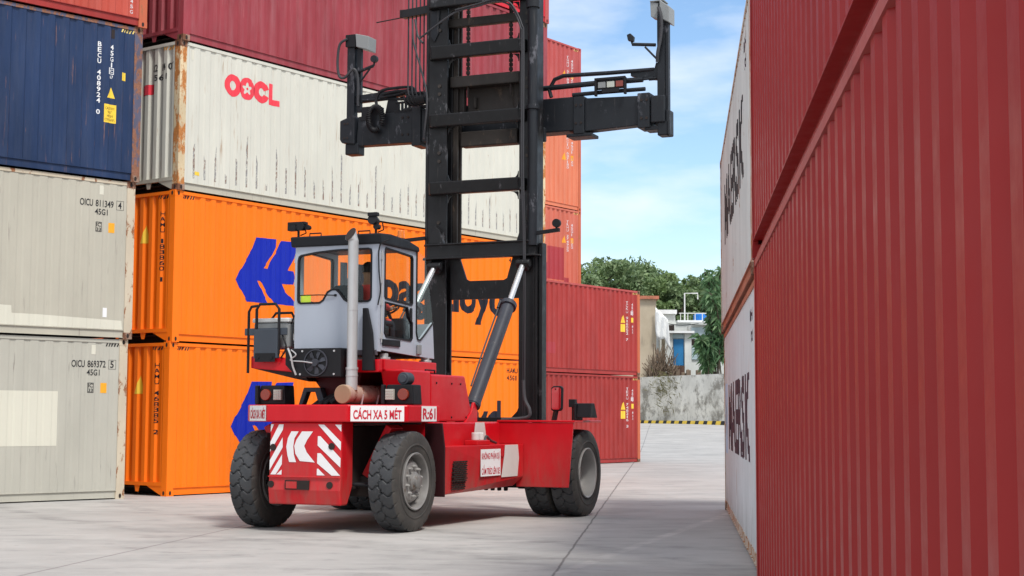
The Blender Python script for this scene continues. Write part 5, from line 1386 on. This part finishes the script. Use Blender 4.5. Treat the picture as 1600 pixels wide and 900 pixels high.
tube(bm, [(-2.2, 5.36, 7.10), (-1.9, 5.4, 7.14), (-1.62, 5.36, 7.16), (-1.42, 5.2, 6.93), (-1.15, 5.1, 6.95)], 0.02, 8, curve=True)
obj('coiled_cable', bm, 'dark', TR, smooth=True)
bm = B(); box(bm, -2.60, -2.25, 5.40, 5.60, 6.80, 6.97); box(bm, -2.62, -2.4, 5.39, 5.5, 6.72, 6.80); prism(bm, [(-2.15, 6.82), (-1.85, 6.82), (-1.95, 7.12), (-2.03, 7.14), (-2.10, 7.05)], 'y', 5.44, 5.50)
box(bm, -1.95, -1.62, 5.4, 5.5, 6.80, 6.86)
for k in range(4): box(bm, -1.88+k*0.07, -1.85+k*0.07, 5.39, 5.45, 6.84, 6.98)
box(bm, -1.92, -1.60, 5.39, 5.45, 6.98, 7.01)
obj('valve_block', bm, 'dark', TR, 0.006)

# ------------------------------------------------------------------ driver
def skin_body(name, verts, edges, radii, mat, parent, root=0, lv=2):
    me = bpy.data.meshes.new(name); me.from_pydata(verts, edges, []); o = bpy.data.objects.new(name, me); C.objects.link(o)
    o.modifiers.new('s', 'SKIN'); sk = me.skin_vertices[0].data
    for i, r in enumerate(radii): sk[i].radius = (r, r) if not isinstance(r, tuple) else r
    sk[root].use_root = True
    ss = o.modifiers.new('ss', 'SUBSURF'); ss.levels = lv; ss.render_levels = lv
    bpy.context.view_layer.update()
    m2 = bpy.data.meshes.new_from_object(o.evaluated_get(bpy.context.evaluated_depsgraph_get()))
    bpy.data.objects.remove(o); m2.materials.clear(); m2.materials.append(M[mat])
    for p in m2.polygons: p.use_smooth = True
    o = bpy.data.objects.new(name, m2); C.objects.link(o)
    if parent: o.parent = parent
    return o
ca, sa = math.cos(HD), math.sin(HD)
def vw(x, y, z): return (ORG[0]+x*ca-y*sa, ORG[1]+x*sa+y*ca, z)
PL = vw(0.14, 0.62, 2.76)
drv = thing('person', 'driver in a red shirt seated in the cab with back to the camera', 'person', PL, HD)
# one continuous body: pelvis, spine, neck, head, arms, legs (local to seat, y forward)
V = [(0,0,0.08),(0,-0.02,0.26),(0,0.0,0.44),(0,0.02,0.56),(0,0.035,0.64),(0,0.06,0.72),(0,0.07,0.80)]
E_ = [(0,1),(1,2),(2,3),(3,4),(4,5),(5,6)]
Rr = [0.15,(0.155,0.12),(0.165,0.12),0.075,0.055,0.085,0.08]
for s in (-1, 1):
    b0 = len(V); V += [(s*0.17,0.0,0.47),(s*0.24,0.14,0.27),(s*0.17,0.40,0.26),(s*0.15,0.47,0.28)]; E_ += [(2,b0),(b0,b0+1),(b0+1,b0+2),(b0+2,b0+3)]; Rr += [0.062,0.048,0.032,0.030]
    b0 = len(V); V += [(s*0.10,0.12,0.07),(s*0.14,0.48,0.07),(s*0.13,0.55,-0.30),(s*0.13,0.66,-0.33)]; E_ += [(0,b0),(b0,b0+1),(b0+1,b0+2),(b0+2,b0+3)]; Rr += [0.085,0.06,0.042,0.04]
body = skin_body('body', V, E_, Rr, 'shirt', drv)
me = body.data; me.materials.append(M['skin']); me.materials.append(M['trousers'])
for p in me.polygons:
    c_ = p.center
    if c_.z > 0.575 or (c_.y > 0.22 and c_.z > 0.2): p.material_index = 1
    elif c_.z < 0.10: p.material_index = 2
bm = B(); bmesh.ops.create_uvsphere(bm, u_segments=20, v_segments=14, radius=1)
for v in list(bm.verts):
    v.co = Vector((v.co.x*0.092, v.co.y*0.112+0.05, v.co.z*0.108+0.80))
bmesh.ops.delete(bm, geom=[v for v in bm.verts if v.co.z < 0.74 or (v.co.y > 0.09 and v.co.z < 0.85)], context='VERTS')
obj('hair', bm, 'hair', drv, smooth=True)
bm = B()
for s in (-1, 1):
    bmesh.ops.create_uvsphere(bm, u_segments=10, v_segments=8, radius=0.028, matrix=Matrix.Translation((s*0.088, 0.065, 0.765)) @ Matrix.Diagonal((0.4, 0.8, 1.1, 1)))
cyl(bm, (0, 0.145, 0.79), (0, 0.172, 0.755), 0.010, 0.018, 10)
obj('ears_and_nose', bm, 'skin', drv, smooth=True)
for s in (-1, 1):
    V = [(s*0.155, 0.47, 0.28), (s*0.15, 0.52, 0.285)]; E_ = [(0, 1)]; Rr = [0.026, (0.034, 0.018)]
    for k in range(4):
        b0 = len(V); xo = s*(0.15-0.026+0.018*k); ln = (0.9, 1.0, 0.95, 0.8)[k]
        V += [(xo, 0.56, 0.295), (xo, 0.56+0.03*ln, 0.285), (xo, 0.56+0.038*ln, 0.255)]; E_ += [(1, b0), (b0, b0+1), (b0+1, b0+2)]; Rr += [0.010, 0.009, 0.008]
    b0 = len(V); V += [(s*0.115, 0.51, 0.27), (s*0.105, 0.54, 0.262)]; E_ += [(0, b0), (b0, b0+1)]; Rr += [0.012, 0.009]
    skin_body('hand', V, E_, Rr, 'skin', drv, lv=1)

# ------------------------------------------------------------------ far setting: wall, kerb, houses, trees
WA, WB = Vector((10.2, 120.0)), Vector((14.8, 108.0))
wd = (WB-WA).normalized(); wn = Vector((wd.y, -wd.x))            # wn points away from the camera side
if wn.y < 0: wn = -wn
def wp(s, off, z): q = WA+wd*s+wn*off; return (q.x, q.y, z)
m, wnod, b = newmat('stained_render')
n1_ = noise(wnod, 0.5, (1, 1, 0.8), 7, 0.65, 'Object'); n2_ = noise(wnod, 0.55, (1, 1, 1.1), 9, 0.72, 'Object', (3, 1, 2)); n3_ = noise(wnod, 3, (1, 1, 0.5), 6, 0.65, 'Object')
c = mixc(wnod, ramp(wnod, n1_, 0.35, 0.65), (0.56, 0.55, 0.51), (0.80, 0.79, 0.74))
c = mixc(wnod, ramp(wnod, n2_, 0.50, 0.60, 0, 0.8), c, (0.17, 0.155, 0.13))
c = mixc(wnod, ramp(wnod, n3_, 0.58, 0.70, 0, 0.5), c, (0.10, 0.10, 0.08))
wnod.links.new(c, b.inputs['Base Color']); b.inputs['Roughness'].default_value = 0.9
M['stained'] = m
m, wnod, b = newmat('tan_render')
n1_ = noise(wnod, 0.4, (1, 1, 0.6), 6, 0.6, 'Object'); n2_ = noise(wnod, 2.0, (1, 1, 0.3), 6, 0.6, 'Object')
c = mixc(wnod, ramp(wnod, n1_, 0.35, 0.65), (0.34, 0.28, 0.20), (0.48, 0.41, 0.31)); c = mixc(wnod, ramp(wnod, n2_, 0.55, 0.7, 0, 0.5), c, (0.22, 0.18, 0.14))
wnod.links.new(c, b.inputs['Base Color']); b.inputs['Roughness'].default_value = 0.9
M['tan'] = m
M['wood'] = paint('grey_brown', (0.20, 0.15, 0.11), 0.9, 0.3)
M['pale_wall'] = paint('pale_wall', (0.60, 0.62, 0.60), 0.8, 0.12, streak=0.6, scol=(0.3, 0.28, 0.25))
M['blue_door'] = paint('blue_door', (0.03, 0.19, 0.42), 0.5, 0.15)
M['blue_tank'] = paint('blue_tank', (0.02, 0.16, 0.50), 0.35, 0.05)
M['lattice'] = paint('pale_blue_metal', (0.42, 0.52, 0.56), 0.5, 0.1)
M['white_wall'] = paint('white_sheet', (0.75, 0.76, 0.76), 0.7, 0.1, streak=0.5, scol=(0.4, 0.4, 0.38))
M['earth'] = paint('earth', (0.10, 0.085, 0.055), 0.95, 0.4)
M['bark'] = paint('bark', (0.10, 0.08, 0.06), 0.95, 0.3)

bm = B()
def wbox(bm, s0, s1, o0, o1, z0, z1, zs=None):
    q = [wp(s0, o0, z0), wp(s1, o0, z0), wp(s1, o1, z0), wp(s0, o1, z0)]
    ta, tb = (z1, z1) if zs is None else zs
    t_ = [(*q[0][:2], ta), (*q[1][:2], tb), (*q[2][:2], tb), (*q[3][:2], ta)]
    a = [bm.verts.new(p) for p in q]; b2 = [bm.verts.new(p) for p in t_]
    bm.faces.new(a[::-1]); bm.faces.new(b2)
    for i in range(4): bm.faces.new([a[i], a[(i+1) % 4], b2[(i+1) % 4], b2[i]])
wbox(bm, -60, 45, 0, 0.5, -0.5, 4.55, (4.90, 4.45))
wall = obj('retaining_wall', bm, 'stained'); tag(wall, 'stained pale concrete retaining wall at the far end of the yard', 'wall')
bm = B()
wbox(bm, -60, 45, -1.6, -1.25, 0.5, 1.27)
kerb = obj('kerb', bm, 'yellow'); struct(kerb)
bm = B(); s_ = -12.0
while s_ < 22:
    q = [wp(s_, -1.605, 0.9), wp(s_+0.55, -1.605, 0.9), wp(s_+0.75, -1.605, 1.275), wp(s_+0.2, -1.605, 1.275)]
    bm.faces.new([bm.verts.new(p) for p in q])
    q = [wp(s_+0.2, -1.605, 1.275), wp(s_+0.75, -1.605, 1.275), wp(s_+0.75, -1.25, 1.275), wp(s_+0.2, -1.25, 1.275)]
    bm.faces.new([bm.verts.new(p) for p in q])
    s_ += 1.25
mark('painted_bands', bm, 'black_stripe', kerb)
# raised ground behind the wall
bm = B()
q = [wp(-200, 0.5, 4.30), wp(180, 0.5, 4.30), (600, 160, 6), (600, 700, 30), (-500, 700, 30), (-500, 200, 6)]
q = [wp(-90, 0.5, 4.4), wp(60, 0.5, 4.4), wp(60, 40, 5.0), wp(60, 160, 14), wp(-90, 160, 14), wp(-90, 40, 5.0)]
v_ = [bm.verts.new(p) for p in q]; bm.faces.new([v_[0], v_[1], v_[2], v_[5]]); bm.faces.new([v_[5], v_[2], v_[3], v_[4]])
struct(obj('terrace_ground', bm, 'earth'))

# tan shed and houses stand square to the yard, behind the wall
def hbox(bm, a, b_, o0, o1, z0, z1): box(bm, 10.2+a, 10.2+b_, 121+o0, 121+o1, z0, z1)
t = thing('shed', 'tan rendered shed with a rusty roof edge above the retaining wall', 'building')
bm = B(); hbox(bm, -12, 1.25, 0, 6, 4.2, 10.85); obj('wall', bm, 'tan', t)
bm = B(); hbox(bm, -12.3, 1.45, -0.3, 6.3, 10.851, 11.1); obj('roof', bm, 'rail_rust', t)
t = thing('house', 'small white washed house with a bright blue door behind the wall', 'building')
bm = B(); hbox(bm, 2.05, 2.65, 1.0, 4.0, 4.2, 8.2); hbox(bm, 3.60, 4.15, 1.0, 4.0, 4.2, 8.2); hbox(bm, 2.66, 3.59, 1.25, 4.0, 4.2, 8.2); hbox(bm, 4.16, 9.0, 1.4, 4.2, 4.2, 8.9)
obj('wall', bm, 'pale_wall', t)
bm = B(); hbox(bm, 1.85, 4.35, 0.6, 4.1, 8.21, 8.38); obj('roof', bm, 'white_wall', t)
bm = B(); hbox(bm, 2.72, 3.54, 1.14, 1.20, 5.65, 7.75); obj('door', bm, 'blue_door', t)
bm = B(); hbox(bm, 2.66, 3.59, 1.02, 1.24, 4.3, 5.6); obj('plinth', bm, paint('dark_brick', (0.10, 0.06, 0.045), 0.9, 0.3), t)
bm = B(); hbox(bm, 2.68, 3.58, 1.14, 1.22, 7.8, 8.15); obj('fanlight', bm, 'lattice', t)
bm = B(); hbox(bm, 4.2, 5.6, 1.30, 1.36, 6.1, 7.2); hbox(bm, 4.2, 5.6, 1.32, 1.36, 7.8, 8.7)
for k in range(5): hbox(bm, 4.2, 5.6, 1.27, 1.30, 6.15+k*0.2, 6.27+k*0.2)
obj('shutter', bm, 'lattice', t)
bm = B(); hbox(bm, 4.2, 5.5, 1.30, 1.38, 7.28, 7.75); obj('window', bm, 'under', t)
bm = B(); hbox(bm, 4.1, 7.5, 0.9, 1.39, 8.91, 9.02); obj('awning', bm, 'pale_wall', t)
t = thing('house', 'pale house with a roof parapet behind the blue door house', 'building')
bm = B(); hbox(bm, 2.0, 14, 5.0, 11, 4.5, 9.3); hbox(bm, 2.0, 3.3, 5.0, 9, 9.301, 10.0); obj('wall', bm, 'pale_wall', t)
bm = B(); hbox(bm, 1.9, 3.4, 4.7, 9.1, 10.01, 10.35); hbox(bm, 3.45, 14.2, 4.8, 11.2, 9.31, 9.5); obj('roof', bm, 'white_wall', t)
bm = B()
for k in range(14): hbox(bm, 3.7+k*0.6, 3.76+k*0.6, 4.95, 5.02, 9.5, 10.05)
hbox(bm, 3.6, 12, 4.94, 5.03, 10.05, 10.12); obj('railing', bm, 'white_plastic', t)
bm = B(); hbox(bm, 2.3, 3.2, 4.94, 4.99, 8.5, 9.1); obj('window', bm, 'under', t)
bm = B(); cyl(bm, (15.9, 129, 9.51), (15.9, 129, 10.15), 0.55, 0.55, 24); cyl(bm, (15.9, 129, 10.15), (15.9, 129, 10.3), 0.53, 0.25, 24)
tag(obj('water_tank', bm, 'blue_tank'), 'blue water tank on the roof of the pale house', 'water tank')
bm = B(); tube(bm, [(14.5, 128, 9.51), (14.5, 128, 11.9), (15.6, 128, 11.9), (15.6, 128, 11.4)], 0.06, 8)
tag(obj('roof_pipe', bm, 'white_plastic'), 'bent white pipe rising above the pale house roof', 'pipe')
bm = B(); tube(bm, [(10.2+2.0, 122, 9.0), (10.2+3.4, 121.9, 8.85), (10.2+5.5, 122, 9.1), (10.2+8, 122.5, 9.6)], 0.035, 5, curve=True)
tag(obj('overhead_cable', bm, 'dark'), 'thin dark cable slung across the front of the small house', 'cable')
bm = B(); rng = random.Random(5)
for k in range(9):
    x0_ = 10.2+2.0+rng.random()*2.4; bm_h = rng.uniform(0.2, 0.55); box(bm, x0_, x0_+rng.uniform(0.15, 0.4), 119.9+0.06*k, 120.2+0.06*k, 4.4, 4.75+bm_h)
tag(obj('rubble', bm, 'wood', bevel=0.03), 'rubble heaped below the blue door', 'rubble')
# tarpaulin, debris, dry shrub
bm = B(); rng = random.Random(3)
cols = 9; rows = 8; grid = []
for j in range(rows):
    row = []
    for i in range(cols):
        sx_ = 1.15+1.0*i/(cols-1)+j*0.03*(i/cols); zz = 10.2-1.0*i/(cols-1)-2.3*j/(rows-1)*(0.95+0.1*math.sin(i))
        row.append(bm.verts.new((10.2+sx_, 120.6+0.12*math.sin(i*1.9+j*0.6), zz)))
    grid.append(row)
for j in range(rows-1):
    for i in range(cols-1): bm.faces.new([grid[j][i], grid[j][i+1], grid[j+1][i+1], grid[j+1][i]])
tp = obj('tarpaulin', bm, 'white_wall', smooth=True); md = tp.modifiers.new('s', 'SOLIDIFY'); md.thickness = 0.04
tag(tp, 'torn white tarpaulin hanging beside the tan shed', 'tarpaulin')
bm = B()
for k in range(150):
    s0 = rng.uniform(0.5, 2.5); z0 = 4.4+rng.random()*0.6; h_ = rng.uniform(0.6, 3.0)*max(0.35, 1-abs(s0-1.6)/1.8)
    p0 = Vector((10.2+s0, rng.uniform(119.8, 120.7), z0)); p1 = Vector((10.2+s0+rng.uniform(-0.6, 0.6), rng.uniform(119.5, 120.7), z0+h_))
    tube(bm, [p0, p0.lerp(p1, 0.5)+Vector((rng.uniform(-.2, .2), 0, 0.1)), p1], 0.035, 4)
tag(obj('brush_pile', bm, 'wood'), 'heap of dead branches on top of the retaining wall', 'brushwood')

def leafmat(name, a, b_, c_):
    m, nt, bs = newmat(name)
    g_ = nt.nodes.new('ShaderNodeNewGeometry')
    n_ = noise(nt, 0.6, (1, 1, 1), 4, 0.6, 'Object')
    c1 = mixc(nt, ramp(nt, n_, 0.35, 0.65), a, b_)
    c1 = mixc(nt, ramp(nt, g_.outputs['Random Per Island'], 0.55, 1.0, 0, 0.8), c1, c_)
    nt.links.new(c1, bs.inputs['Base Color']); bs.inputs['Roughness'].default_value = 0.55
    # leaf translucency
    tr_ = nt.nodes.new('ShaderNodeBsdfTranslucent'); nt.links.new(c1, tr_.inputs[0])
    mx_ = nt.nodes.new('ShaderNodeMixShader'); mx_.inputs[0].default_value = 0.25
    nt.links.new(bs.outputs[0], mx_.inputs[1]); nt.links.new(tr_.outputs[0], mx_.inputs[2]); nt.links.new(mx_.outputs[0], nt.nodes['Material Output'].inputs[0])
    return m
M['leaf_a'] = leafmat('leaf_dark', (0.10, 0.16, 0.07), (0.15, 0.23, 0.09), (0.28, 0.36, 0.17))
M['leaf_b'] = leafmat('leaf_mid', (0.13, 0.20, 0.075), (0.19, 0.28, 0.10), (0.32, 0.41, 0.18))
M['leaf_c'] = leafmat('leaf_bluish', (0.06, 0.14, 0.06), (0.10, 0.20, 0.08), (0.22, 0.33, 0.16))
def tree(label, base, h_, rx, mat, seed, clumps=46, leaves=110, size=0.38, trunk=0.3, low=0.3, name='tree', group='trees beyond the houses'):
    r = np.random.default_rng(seed); rr = random.Random(seed)
    t = thing(name, label, 'tree', base, 0, group)
    bm = B(); tube(bm, [(0, 0, -0.5), (0.1, 0, h_*0.3), (-0.15, 0.1, h_*0.6), (0, 0, h_*0.85)], lambda u_: trunk*(1-0.8*u_)+0.03, 8, curve=True)
    cl = []
    for k in range(clumps):
        a = rr.uniform(0, 2*PI); u_ = rr.random()
        z = h_*(low+(1-low)*rr.random()**0.8)
        env = rx*math.sqrt(max(0.05, 1-((z/h_-0.55)/0.55)**2))
        q = env*math.sqrt(rr.uniform(0.15, 1.0)); cl.append((math.cos(a)*q, math.sin(a)*q, z*rr.uniform(0.93, 1.03), rr.uniform(0.45, 1.05)*rx*0.30))
    for c_ in cl[::3]:
        z0 = c_[2]*rr.uniform(0.45, 0.7); tube(bm, [(0, 0, z0), (c_[0]*0.5, c_[1]*0.5, (z0+c_[2])/2+0.2), c_[:3]], lambda u_: trunk*0.35*(1-u_)+0.02, 5)
    obj('trunk', bm, 'bark', t, smooth=True)
    P = []; 
    for (cx, cy, cz, cr) in cl:
        d = r.normal(size=(leaves, 3)); d /= np.linalg.norm(d, axis=1)[:, None]
        d *= (r.random(leaves)**0.4)[:, None]*cr; d[:, 2] *= 0.7
        P.append(d+np.array([cx, cy, cz]))
    P = np.concatenate(P); n = len(P)
    u_ = r.normal(size=(n, 3)); u_ /= np.linalg.norm(u_, axis=1)[:, None]; v_ = np.cross(u_, r.normal(size=(n, 3))); v_ /= np.linalg.norm(v_, axis=1)[:, None]
    sz = (size*(0.5+r.random(n)))[:, None]
    vs = np.stack([P-u_*sz, P-v_*sz*0.45, P+u_*sz, P+v_*sz*0.45], 1).reshape(-1, 3)
    me = bpy.data.meshes.new('crown'); me.from_pydata(vs.tolist(), [], np.arange(4*n).reshape(-1, 4).tolist()); me.materials.append(M[mat])
    o = bpy.data.objects.new('crown', me); C.objects.link(o); o.parent = t
    return t
def pxw(px, D): return (px-800)/2388.37*D
tl = [(922, 150, 392, 6.0, 'leaf_a', 'round dark tree just right of the far container stack'), (962, 158, 396, 5.5, 'leaf_a', 'dark tree second from the far container stack'),
      (1000, 150, 426, 3.6, 'leaf_b', 'lower mid green tree between two dark ones'), (1032, 156, 420, 4.2, 'leaf_b', 'spreading light green tree behind the tan shed'),
      (1068, 152, 434, 3.6, 'leaf_a', 'dark tree above the house parapet'), (1100, 160, 428, 4.0, 'leaf_b', 'tree behind the blue water tank'), (880, 152, 410, 6.0, 'leaf_b', 'tree mostly hidden behind the far container stack'), (1150, 156, 420, 6.0, 'leaf_a', 'tree mostly hidden behind the white containers')]
for i, (px, D, zt_, rx, mt, lab) in enumerate(tl):
    z0 = 6.5; top = (651-zt_)/2388.37*D+1.5; tree(lab, (pxw(px, D), D, z0), top-z0-0.8, rx, mt, 20+i, clumps=50, leaves=170, size=0.24)
# long-leaved plant at the right, hanging over the wall
def long_plant(label, base, h_, spread, seed, n_st=9):
    rr = random.Random(seed); t = thing('bamboo', label, 'plant', base)
    bm = B(); lf = B()
    for k in range(n_st):
        a = rr.uniform(0, 2*PI); tip = Vector((math.cos(a)*spread*rr.uniform(0.4, 1.1), math.sin(a)*spread*rr.uniform(0.3, 0.9), h_*rr.uniform(0.55, 1.0)))
        pts = [Vector((rr.uniform(-.4, .4), rr.uniform(-.4, .4), 0)), Vector((tip.x*0.25, tip.y*0.25, tip.z*0.55)), Vector((tip.x*0.6, tip.y*0.6, tip.z*0.9)), tip]
        cv = catmull(pts, 8); tube(bm, cv, 0.05, 5)
        for j, p in enumerate(cv[4:]):
            for q in range(4):
                d = Vector((rr.uniform(-1, 1), rr.uniform(-1, 1), rr.uniform(-1.1, 0.5))).normalized(); L_ = rr.uniform(0.4, 0.95)
                w_ = d.cross(Vector((rr.uniform(-1, 1), rr.uniform(-1, 1), rr.uniform(-1, 1)))).normalized()*0.10
                m_ = p+d*L_*0.5+Vector((0, 0, 0.05)); e_ = p+d*L_+Vector((0, 0, -0.25*L_))
                a0 = lf.verts.new(p); b0 = lf.verts.new(m_+w_); c0 = lf.verts.new(e_); d0 = lf.verts.new(m_-w_)
                lf.faces.new([a0, b0, c0]); lf.faces.new([a0, c0, d0])
    obj('stems', bm, 'bark', t); obj('foliage', lf, 'leaf_c', t)
for i, (px, D, z0, hh, sp_) in enumerate(((1116, 109, 4.5, 3.4, 1.0), (1120, 110, 4.4, 8.2, 0.75), (1128, 112, 4.5, 8.2, 1.0), (1140, 109, 4.5, 6.5, 1.2))):
    long_plant(['low long leaved plant hanging over the wall near the white containers', 'tall long leaved plant leaning in front of the blue tank', 'tallest long leaved plant beside the white containers', 'long leaved plant half hidden by the white container edge'][i],
               (pxw(px, D), D+3, z0), hh, sp_, 50+i, 7)
# weeds on the wall face
bm = B(); rng = random.Random(11)
for k in range(330):
    s0 = rng.gauss(4.2, 1.2); z0 = rng.uniform(3.2, 4.9) if rng.random() < 0.7 else rng.uniform(1.8, 4.2)
    p0 = Vector(wp(s0, -0.05, z0)); d = Vector((rng.uniform(-1, 1), rng.uniform(-0.5, 0), rng.uniform(-1, 0.4))).normalized()*rng.uniform(0.3, 0.9)
    w_ = Vector((0.03, 0, 0.03)); bm.faces.new([bm.verts.new(p0-w_), bm.verts.new(p0+d*0.5+w_), bm.verts.new(p0+d)])
o = obj('wall_weeds', bm, paint('dry_weeds', (0.16, 0.15, 0.07), 0.9, 0.3)); o['kind'] = 'stuff'
tag(o, 'dry weeds trailing down the retaining wall', 'weeds')

# ------------------------------------------------------------------ every separate piece of the truck becomes a part of its own
def clusters(me, gap=0.012):
    n = len(me.vertices); par = list(range(n))
    def f(a):
        while par[a] != a: par[a] = par[par[a]]; a = par[a]
        return a
    for e in me.edges: par[f(e.vertices[0])] = f(e.vertices[1])
    isl = {}
    for v in me.vertices: isl.setdefault(f(v.index), []).append(v.index)
    isl = list(isl.values()); bb = []
    for l in isl:
        c_ = [me.vertices[i].co for i in l]; bb.append([min(p[k] for p in c_)-gap/2 for k in range(3)]+[max(p[k] for p in c_)+gap/2 for k in range(3)])
    g_ = list(range(len(isl)))
    def h(a):
        while g_[a] != a: a = g_[a]
        return a
    for i in range(len(isl)):
        for j in range(i):
            if all(bb[i][k] <= bb[j][k+3] and bb[j][k] <= bb[i][k+3] for k in range(3)): g_[h(i)] = h(j)
    res = {}
    for i, l in enumerate(isl): res.setdefault(h(i), []).extend(l)
    return list(res.values())
SKIP = ('lettering', 'reflective_chevrons', 'tyre', 'marking', 'lift_chain', 'air_grille', 'cooling_fan', 'spokes', 'lamp_lens')
def split_tree(o, only=None, gap=0.012):
    for ch in list(o.children):
        split_tree(ch, only, gap)
        base = ch.name.split('.')[0]
        if ch.type != 'MESH' or base in SKIP or ch.children or (only and base not in only): continue
        cl = clusters(ch.data, gap)
        if len(cl) < 2: continue
        cl.sort(key=len, reverse=True)
        src = ch.data
        for i, keep in enumerate(cl):
            bm = bmesh.new(); bm.from_mesh(src); ks = set(keep); bm.verts.ensure_lookup_table()
            bmesh.ops.delete(bm, geom=[v for v in bm.verts if v.index not in ks], context='VERTS')
            me = bpy.data.meshes.new(base); bm.to_mesh(me); bm.free()
            for mt in src.materials: me.materials.append(mt)
            if i == 0: tgt = ch; tgt.data = me
            else:
                tgt = ch.copy(); C.objects.link(tgt); tgt.parent = ch.parent; tgt.data = me
split_tree(TR)
for o in [o for o in C.objects if o.name.startswith('shipping_container')]:
    split_tree(o, ('marking_text', 'repainted_patch', 'hazard_stripe'), 0.20)
    split_tree(o, ('warning_sticker',), 0.03)
